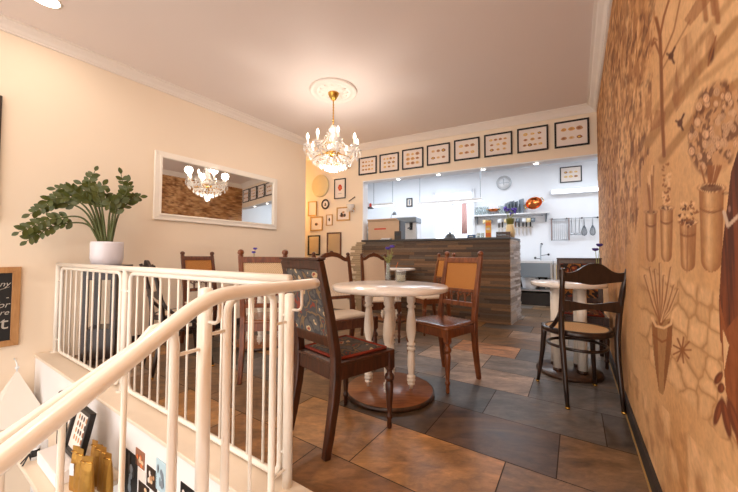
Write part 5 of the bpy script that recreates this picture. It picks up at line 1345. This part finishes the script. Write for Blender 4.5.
# knives on a magnetic bar
s, z, wd, _ = size_px(WK, 498, 226.5, 533, 228.5)
t = thing('knife_rack', 'magnetic knife bar on the kitchen wall below the mugs', 'knife rack', WK.at(s, z, .001), WK.rz); mb = MB(); mb.box((0,-.012,0), (wd,.024,.035)); mb.build('bar', M['stainless'], t)
for k, x in enumerate((499, 502.5, 515.5, 519, 523, 526.5, 530.5)):
    p = WK.hit(x, 228, .031)
    t = thing('kitchen_knife', ['leftmost knife on the magnetic bar','second knife from the left on the magnetic bar','third knife from the left on the magnetic bar','middle knife of the seven on the magnetic bar','third knife from the right on the magnetic bar','second knife from the right on the magnetic bar','rightmost knife on the magnetic bar'][k], 'knife', (p.x, p.y, z), WK.rz, 'knives on the magnetic bar')
    mb = MB(); mb.box((0,0,.065), (.028,.016,.13)); mb.build('handle', M['blackplastic'] if k != 2 else M['midwood'], t, bevel=.005)
    mb = MB(); mb.prism([(-.018,0),(.018,0),(.018,-.14),(.006,-.20),(-.018,-.12)], (1,0,0), (0,0,1), (0,1,0), (0,-.001,0), .002); mb.build('blade', M['stainless'], t)
# utensil rail with grid rack and whisks
s, z, wd, _ = size_px(WK, 549, 218, 600, 219)
t = thing('utensil_rail', 'thin metal rail with hanging utensils on the kitchen wall', 'rail', WK.at(s, z, .001), WK.rz)
mb = MB(); mb.tube([(-wd/2,-.05,0),(wd/2,-.05,0)], .008, 8); mb.build('rod', M['stainless'], t)
for k in range(4): mb = MB(); mb.tube([(-wd/2+.05+(wd-.1)*k/3,0,0),(-wd/2+.05+(wd-.1)*k/3,-.05,0)], .008, 8); mb.ball((-wd/2+.05+(wd-.1)*k/3,-.05,0), .018); mb.build('rail_bracket', M['blackplastic'], t)
def hang(name, label, x, off=.062):
    p = WK.hit(x, 219, off); return thing(name, label, 'utensil', (p.x, p.y, z), WK.rz, 'utensils on the kitchen rail')
t = hang('cooling_rack', 'rectangular wire rack with dark sides hanging from the kitchen rail', 560)
for a in (-1, 1): mb = MB(); mb.box((a*.155,0,-.22), (.022,.014,.46)); mb.build('side_bar', plain('dull_rose_metal', (150,132,132), .4, .4) if a == -1 else bpy.data.materials['dull_rose_metal'], t)
mb = MB()
for k in range(9): mb.tube([(-.14+.035*k,0,-.02),(-.14+.035*k,0,-.43)], .004, 6)
mb.tube([(-.15,0,-.44),(.15,0,-.44)], .008, 6); mb.tube([(-.15,0,-.01),(.15,0,-.01)], .006, 6); mb.build('wire_grid', M['stainless'], t)
for k, x in enumerate((571.5, 575.5, 579.5)):
    t = hang('ladle', ['ladle nearest the wire rack on the kitchen rail','middle one of the three ladles on the kitchen rail','ladle next to the whisks on the kitchen rail'][k], x)
    mb = MB(); mb.tube([(0,0,.012),(0,-.008,.0),(0,0,-.02),(0,0,-.30)], .006, 6); mb.build('handle', M['stainless'], t); mb = MB(); mb.ball((0,-.02,-.32), .036, sc=(1,.8,.7)); mb.build('ladle_bowl', M['stainless'], t)
for k, x in enumerate((584, 592.5)):
    t = hang('balloon_whisk', ['left of two whisks hanging at the right end of the kitchen rail','right of two whisks hanging beside the mural wall edge'][k], x)
    mb = MB(); mb.tube([(0,0,.01),(0,0,-.02),(0,0,-.16)], .009, 8); mb.build('handle', M['stainless'], t)
    mb = MB()
    for j in range(5):
        a = PI*j/5; q = .05; mb.tube([(q*math.cos(a)*u*1.0, q*math.sin(a)*u, v) for u, v in ((.1,-.15),(.7,-.22),(1,-.29),(.7,-.34),(0,-.36),(-.7,-.34),(-1,-.29),(-.7,-.22),(-.1,-.15))], .0035, 5)
    mb.build('wire_loops', M['greytray'], t)
# tube light over the worktop, two linear pendants
s, z, wd, ht = size_px(WK, 550, 188.5, 612, 193.5)
t = thing('tube_light', 'long bright tube light on the kitchen wall at the right', 'lamp', WK.at(s, z, .001), WK.rz)
mb = MB(); mb.box((0,-.06,0), (wd,.12,.1)); mb.build('housing', M['whiteplastic'], t, bevel=.006); mb = MB(); mb.box((0,-.13,-.01), (wd-.04,.02,.06)); mb.build('diffuser', M['klamp'], t)
def pend(label, x0, y0, x1, y1, back):
    a = WB.hit(x0, y0, offF-back); b = WB.hit(x1, y1, offF-back); z = (a.z+b.z)/2; c = (a+b)/2; L = (b-a).length
    t = thing('linear_pendant', label, 'pendant lamp', (c.x, c.y, z), math.atan2(b.y-a.y, b.x-a.x), 'linear kitchen pendants')
    mb = MB(); mb.box((0,0,.01), (L,.08,.05)); mb.build('housing', M['whiteplastic'], t, bevel=.004); mb = MB(); mb.box((0,0,-.02), (L-.02,.07,.01)); mb.build('diffuser', M['klamp'], t)
    for s in (-1, 1): mb = MB(); mb.tube([(s*(L/2-.03),0,.035),(s*(L/2-.03),0,CEIL-.03-z)], .005, 6); mb.build('suspension_wire', M['greyplastic'], t)
pend('long white linear pendant lamp hanging in front of the kitchen window', 418.5, 205, 482, 198.5, 1.5)
pend('shorter white linear pendant lamp above the kraft box', 372.5, 206, 394, 204, 1.3)
# little shelf at the left jamb
p = WB.hit(369, 208, -.42)
t = thing('corner_shelf', 'small dark bracket shelf just inside the left jamb of the opening', 'shelf', (p.x, p.y, p.z), WB.rz)
mb = MB(); mb.box((0,0,0), (.12,.16,.02)); mb.build('board', M['dark'], t); mb = MB(); mb.box((-.05,0,-.19), (.02,.02,.38)); mb.build('upright', M['midwood'], t); mb = MB(); mb.lathe([(-.36,.03),(-.30,.035),(-.27,.012)], (-.0,0,0), 12); mb.tube([(-.05,0,-.32),(0,0,-.32)], .008, 6); mb.build('hanging_cup', M['brownwood'], t)
for k, (dx_, mt, hh) in enumerate(((-.03,'whiteplastic',.1),(.03,'red',.075))):
    mb = MB(); mb.lathe([(0,.022),(.004,.024),(hh*.8,.024),(hh,.016)], n=14); o = mb.build('spice_jar', M[mt], loc=Vector((p.x,p.y,p.z+.0105)) + WB.r*dx_); tag(o, ['pale jar','red jar'][k] + ' on the little shelf inside the left jamb', 'jar')
# stainless worktable with lower shelf, cupboard unit
def worktable(label, x0, x1, off, cup=False):
    a = WK.hit(x0, 262, off); b = WK.hit(x1, 262, off); L = (b-a).length; c = (a+b)/2
    t = thing('kitchen_cupboard' if cup else 'work_table', label, 'cupboard' if cup else 'work table', (c.x, c.y, 0), WK.rz)
    D = .56
    mb = MB(); mb.box((0,D/2,.86), (L,D,.05)); mb.build('worktop', M['whiteplastic'], t, bevel=.004)
    if cup:
        mb = MB(); mb.box((0,D/2+.01,.44), (L-.02,D-.04,.72)); mb.build('cabinet', M['candlewax'], t, bevel=.003)
        n = 2
        for k in range(n):
            xk = -L/2 + L*(k+.5)/n; mb = MB(); mb.box((xk,.02,.44), (L/n-.03,.02,.68)); d = mb.build('door', M['candlewax'], t, bevel=.003); mb = MB(); mb.box((xk-L/n*.3,.0,.68), (.05,.02,.03)); mb.build('handle', M['blackplastic'], d)
        for q in (-1, 1):
            mb = MB(); mb.box((q*(L/2-.02),.02,.42), (.04,.04,.835)); mb.build('leg', M['stainless'], t)
    else:
        mb = MB(); mb.box((0,.012,.70), (L-.08,.02,.27)); mb.build('front_panel', plain('brushed_steel_panel', (138,150,160), .45, .2), t)
        mb = MB(); mb.box((0,D/2,.30), (L-.02,D-.06,.03)); mb.build('lower_shelf', M['stainless'], t)
        mb = MB(); mb.box((0,D-.03,.42), (L-.06,.02,.8)); mb.build('back_panel', M['dark'], t)
        mb = MB(); mb.box((0,D/2,.13), (L-.06,D-.1,.24)); mb.build('plinth_box', M['base_dark'], t)
        for q in (-1, 1):
            for e in (.025, D-.025): mb = MB(); mb.box((q*(L/2-.022),e,.42), (.04,.04,.835)); mb.build('leg', M['stainless'], t)
    return t, c
wt, wc = worktable('stainless steel work table with lower shelf holding a white tub, at the kitchen back', 506, 552.6, .64)
worktable('pale kitchen cupboard with steel legs, behind the small table at the mural wall', 553.4, 612, .64, True)
def onshelf(x, off, z): p = WK.hit(x, 290, off); return Vector((p.x, p.y, z))
t = thing('plastic_tub', 'white plastic tub on the lower shelf of the steel work table', 'tub', onshelf(529.5, .40, .3155), WK.rz)
mb = MB(); mb.lathe([(0,.11),(.005,.12),(.2,.155),(.2,.148),(.01,.112)], n=28); mb.build('tub_body', M['whiteplastic'], t); mb = MB(); mb.lathe([(.2005,.16),(.215,.16),(.235,.14),(.245,.02)], n=28); mb.build('lid', M['whiteplastic'], t)
t = thing('storage_jar', 'glass jar right of the white tub on the lower shelf', 'jar', onshelf(542.5, .36, .3155), WK.rz)
mb = MB(); mb.lathe([(0,.05),(.13,.05),(.15,.035),(.17,.035)], n=16); mb.build('jar_body', M['greyplastic'], t); mb = MB(); mb.lathe([(.1705,.038),(.2,.038)], n=16); mb.build('lid', M['stainless'], t)
t = thing('white_canister', 'small white canister at the right end of the lower steel shelf', 'canister', onshelf(547.2, .42, .3155), WK.rz)
mb = MB(); mb.lathe([(0,.035),(.1,.035)], n=16); mb.build('canister_body', M['whiteplastic'], t); mb = MB(); mb.lathe([(.1005,.037),(.115,.037)], n=16); mb.build('lid', M['whiteplastic'], t)
# tap and wall fittings over the work table
p = WK.hit(541, 262, .25)
t = thing('tap', 'chrome tap with dark knobs on the steel work table', 'tap', (p.x, p.y, .8855), WK.rz)
zz = WK.hit(541, 245, .25).z - .8855
mb = MB(); mb.tube([(0,.05,0),(0,.05,zz*.9),(0,.02,zz),(0,-.08,zz*1.02),(0,-.12,zz*.85)], .013, 10); mb.build('spout', M['stainless'], t)
for k, (a, b) in enumerate(((-.10,.03),(.14,.10),(.02,zz))): mb = MB(); mb.ball((a,.05,b+.02), .024); mb.tube([(a,.05,b+.02),(0,.05,b+.0)], .007, 6); mb.build('knob', M['blackplastic'], t)

# ------------------------------------------------------------------ the stairwell shelf and its things
SZ = -.25
face = koff + .012
def onsh(x, y, z=SZ): return onz(x, y, z)
pA = onz(27, 475, SZ); front = (pA - RAIL0).dot(NV)
def so(t_, off, z=SZ): return rl(t_, off, z)
tS0 = (onz(28, 450, SZ) - RAIL0).dot(EV) - .45; 
tS1 = Wall(rl(0, koff+.012, 0), EV).sz(124, 480)[0]
mb = MB(); slab(mb, max(tW+.02, tS0), tS1, front, face-.001, SZ-.03, SZ)
o = mb.build('shelf_board', M['kerb'], bevel=.004); tag(o, 'pale ledge along the white stairwell wall carrying gold bags and frames', 'shelf')
def stand(name, label, cat, px, py, z=SZ, group=None, rz=None):
    p = onz(px, py, z); return thing(name, label, cat, p + Vector((0,0,.0006)), math.atan2(EV.y, EV.x) if rz is None else rz, group)
# white riser block
a = onz(62, 456, SZ+.07)
t = thing('display_riser', 'low white block on the ledge carrying the framed sheet of portraits', 'riser', Vector((a.x,a.y,SZ+.0006)), math.atan2(EV.y, EV.x))
mb = MB(); mb.box((0,0.01,.035), (.36,.15,.068)); mb.build('block', M['parapet'], t, bevel=.004)
# leaning frame with rows of little pictures
b = onz(84, 452, SZ+.07)
t = thing('leaning_frame', 'black frame with rows of small brown pictures, leaning on the white block', 'picture frame', Vector((a.x,a.y,SZ+.0696)) + EV*.05 + NV*.045, math.atan2(EV.y, EV.x))
fwid, fhei = .26, .25; tl = math.radians(-12)
Mt = Matrix.Translation((0,0,.0)) @ Matrix.Rotation(tl, 4, 'X') @ Matrix.Translation((0,0,fhei/2))
for o in (frame_parts(t, fwid, fhei, .022, .03, M['black']), pane(t, fwid-.03, fhei-.03, -.01, M['paper'], 'paper')): o.data.transform(Mt)
mb = MB(); rr = random.Random(2)
for j in range(4):
    for i in range(4):
        cx, cz_ = (i-1.5)*.036, (j-1.5)*.036+.012; mb.prism([(cx+.011*math.cos(2*PI*k/10), cz_+.014*math.sin(2*PI*k/10)) for k in range(10)], (1,0,0), (0,0,1), (0,-1,0), (0,-.0123,0), .0006, rr.randrange(3))
o = mb.build('small_pictures', [PAST[1], PAST[2], M['dark']], t); o.data.transform(Mt)
# dark framed thing behind it
c = onz(60, 432, SZ)
t = thing('black_tablet', 'black upright panel standing on the ledge behind the handrail, next to the framed sheet', 'panel', Vector((a.x,a.y,SZ+.0006)) - EV*.27 + NV*.06, math.atan2(EV.y, EV.x))
mb = MB(); mb.box((0,0,.17), (.10,.03,.34)); mb.build('panel_body', M['black'], t, bevel=.01); mb = MB(); mb.box((0,-.0158,.17), (.075,.002,.30)); mb.build('panel_face', M['slate'], t)
# small gift boxes / jars at the ledge front
t = stand('gift_box', 'small white packet with dark bow on the ledge front', 'packet', 43, 455); mb = MB(); mb.box((0,0,.045), (.04,.035,.09)); mb.build('packet', M['whiteplastic'], t, bevel=.004); mb = MB(); mb.box((0,-.019,.03), (.02,.004,.03)); mb.build('dark_label', M['blackplastic'], t); mb = MB(); mb.box((0,-.02,.008), (.03,.006,.016)); mb.build('gold_foot', M['gold'], t)
t = stand('jar_with_band', 'small dark-banded white jar at the left of the ledge', 'jar', 35, 459); mb = MB(); mb.lathe([(0,.02),(.07,.02)], n=16); mb.build('jar_body', M['whiteplastic'], t); mb = MB(); mb.lathe([(.02,.0206),(.06,.0206)], n=16, cap=False); mb.build('band', M['blackplastic'], t)
t = stand('black_stand', 'little folded black wire stand beside the banded jar', 'stand', 26.5, 464); mb = MB(); mb.tube([(-.02,-.02,.004),(.0,.01,.05),(.02,-.02,.004)], .004, 6); mb.tube([(-.02,.02,.004),(0,.01,.05)], .004, 6); mb.build('wire', M['blackplastic'], t)
# gold bags
rr = random.Random(9)
bags = [(0,0),(1,0),(2,0),(0,1),(1,1),(2,1),(3,1),(3,0)]
names = ['gold foil bag at the front left of the cluster on the ledge, with white tag','gold foil bag second from left in the front row on the ledge','gold foil bag third from left in the front row on the ledge','gold foil bag at the back left of the cluster, under the framed sheet','gold foil bag second from left in the back row on the ledge','gold foil bag third from left in the back row on the ledge','gold foil bag at the back right, against the white stairwell wall','gold foil bag rightmost in the front row on the ledge']
b0 = onz(90, 478, SZ+.06)
b0 = Vector((b0.x, b0.y, SZ+.0006))
for (i, j), lb in zip(bags, names):
    p = b0 + EV*((i-1.2)*.062) + NV*((j-.5)*.075)
    t = thing('gold_bag', lb, 'bag', p, math.atan2(EV.y, EV.x)+rr.uniform(-.2,.2)+.35, 'gold foil bags on the ledge')
    w_, d_, hh = .048, .034, .215+rr.uniform(-.012,.02); mb = MB(); n = 12
    prof = [(0,1,1),(.02,1.05,1.1),(hh*.4,1,1.0),(hh*.72,.98,.6),(hh*.86,1,.15),(hh,1.02,.1)]; vs = []; fs = []
    for z, fx, fy in prof:
        for k in range(n):
            a_ = 2*PI*k/n; cx, sy_ = math.cos(a_), math.sin(a_)
            vs.append((w_/2*fx*(abs(cx)**.5)*(1 if cx > 0 else -1)+rr.uniform(-.001,.001), d_/2*fy*(abs(sy_)**.6)*(1 if sy_ > 0 else -1), z))
    for q in range(len(prof)-1):
        for k in range(n): fs.append((q*n+k, q*n+(k+1)%n, q*n+n+(k+1)%n, q*n+n+k))
    fs.append(tuple(range(n))[::-1]); fs.append(tuple(range((len(prof)-1)*n, len(prof)*n)))
    mb.add(vs, fs, 0, False); mb.build('foil_bag', M['goldfoil'], t)
    mb = MB(); mb.tube([(-w_/2,-.004,hh*.87),(w_/2,-.004,hh*.87)], .004, 6); mb.build('clip_tie', M['gold'], t)
    if (i, j) == (0, 0): mb = MB(); mb.box((0,-d_/2-.001,hh*.5), (.028,.0015,.06)); mb.build('white_tag', M['whiteplastic'], t)
# photographs pinned to the white wall
FW_ = Wall(rl(0, face-.012+.0), EV); FW_ = Wall(rl(0, koff+.012, 0), EV)
def pinned(label, box, cols, name='photo_print'):
    s, z, wd, ht = size_px(FW_, *box)
    t = thing(name, label, 'photo', FW_.at(s, z, .002), FW_.rz, 'photographs on the stairwell wall'); 
    mb = MB(); mb.box((0,0,0), (wd,.003,ht)); mb.build('print', cols[0], t)
    mb = MB(); rr = random.Random(len(label))
    if len(cols) > 1:
        for k in range(7):
            cx, cz_ = rr.uniform(-.3,.3)*wd, rr.uniform(-.35,.35)*ht; rx = rr.uniform(.08,.16)*wd; rz_ = rr.uniform(.08,.16)*ht
            mb.prism([(cx+rx*math.cos(2*PI*q/9), cz_+rz_*math.sin(2*PI*q/9)) for q in range(9)], (1,0,0), (0,0,1), (0,-1,0), (0,-.0016-.0004*k,0), .0004, k % (len(cols)-1))
        mb.build('picture_shapes', list(cols[1:]), t)
    return t
pinned('large dark photograph at the left on the white stairwell wall', (125.5,452,137.5,500), (M['slate'], M['greyplastic'], M['blackplastic']))
pinned('orange-brown food photo at the top of the pinned pictures', (136.2,450,145,467), (PAST[2], M['orange'], PAST[4]))
pinned('white card pinned below the orange-brown photo', (138.2,470,145.6,481), (M['paper'],))
pinned('black-framed pale portrait low on the stairwell wall', (139,484,149.5,502), (M['dark'], PAST[4], M['paper']))
pinned('brown and white photo of cups, middle of the pinned pictures', (147.2,468,157.4,489), (M['dark'], M['paper'], PAST[4], PAST[1]))
pinned('tall pale blue card on the stairwell wall', (156.6,460.5,166.8,492), (plain('pale_blue_card', (186,212,222), .8), M['greyplastic']))
pinned('small red card partly behind the railing frame', (167.2,478,171,492), (M['red'],))
pinned('black-framed card at the right end of the pinned pictures', (181,486,195,505), (M['black'], M['paper']))
# pyramid shade on the left wall
ap = WL.hit(14, 367); bl, br = WL.hit(-14, 406), WL.hit(38, 406)
t = thing('pyramid_shade', 'white pyramid-shaped cloth shade on the lower left wall below the chalkboard', 'lamp shade', WL.at((ap-WL.p).dot(WL.r), ap.z, .17), WL.rz)
hw_ = .17; hh = ap.z - br.z
mb = MB(); mb.hexa([(-hw_,-.16,-hh),(hw_,-.16,-hh),(hw_,.16,-hh),(-hw_,.16,-hh)], [(-.006,-.006,0),(.006,-.006,0),(.006,.006,0),(-.006,.006,0)]); mb.build('upper_shade', M['cloth'], t)
mb = MB(); mb.hexa([(-.05,-.05,-hh-.16),(.05,-.05,-hh-.16),(.05,.05,-hh-.16),(-.05,.05,-hh-.16)], [(-hw_,-.16,-hh-.001),(hw_,-.16,-hh-.001),(hw_,.16,-hh-.001),(-hw_,.16,-hh-.001)]); mb.build('lower_shade', M['kerb'], t)
mb = MB(); mb.tube([(0,0,-.005),(0,0,.05),(0,.08,.07),(0,.168,.07)], .005, 6); mb.ball((0,0,.03), .014); mb.build('hanging_hook', M['whiteplastic'], t)

# ------------------------------------------------------------------ light
w = bpy.data.worlds.new('daylight'); SC.world = w; w.use_nodes = True
bg = w.node_tree.nodes['Background']; bg.inputs[0].default_value = (1.0, .95, .91, 1); bg.inputs[1].default_value = 2.0
# added fill lights under the ceiling behind the viewer, without fittings
for x, y, e in ((-1.6,.6,14), (.5,.2,22), (.9,-.9,22), (-.9,-.8,22)):
    o = point_light('downlight_and_fill', (x, y, CEIL-.02), e, (1,.89,.76), .08, 'AREA', shape='DISK', size=.2)
# warm lamp in the recess left of the opening
p = WB.at(sBJ-1.75, 2.0, .45); point_light('recess_lamp', p, 24, (1,.72,.36), .1)
# spots in the soffit of the opening
def spot(label, x, y):
    h = WB.hit(x, y, -.05); t = thing('soffit_spot', label, 'downlight', (h.x, h.y, OPZ-.017), 0, 'spots in the soffit of the opening')
    mb = MB(); mb.lathe([(-.012,.03),(-.006,.042),(0,.044)], n=20, cap=False); mb.build('trim_ring', M['stainless'], t); mb = MB(); mb.lathe([(-.011,.03),(-.002,.03)], n=20); mb.build('diffuser', M['lamp'], t)
    point_light('soffit_beam', (h.x, h.y, OPZ-.05), 6, (1,.97,.92), .03, 'SPOT', spot_size=2.2, spot_blend=.6)
for lb, x, y in (('leftmost spot under the opening edge, above the kraft box',398.5,177.2),('second spot from the left under the opening edge',438.5,170.8),('second spot from the right under the opening edge',483.2,164.8),('rightmost spot under the opening edge, left of the kitchen print',536,157.6)): spot(lb, x, y)
COOL = (.82, .91, 1.0)
for a, b, e in ((-1.5,1.2,16), (-.3,1.2,15), (1.0,1.3,14.5), (2.6,1.2,12)):
    p = WK.at(a, CEIL-.06, b); point_light('kitchen_fill_light', p, e, COOL, .1, 'AREA', shape='SQUARE', size=.6)  # unseen area lights added to brighten the kitchen, no fittings modelled
vs_ = SC.view_settings; vs_.view_transform = 'Standard'; vs_.look = 'None'; vs_.exposure = 0.46; vs_.gamma = 1.0; vs_.use_curve_mapping = False
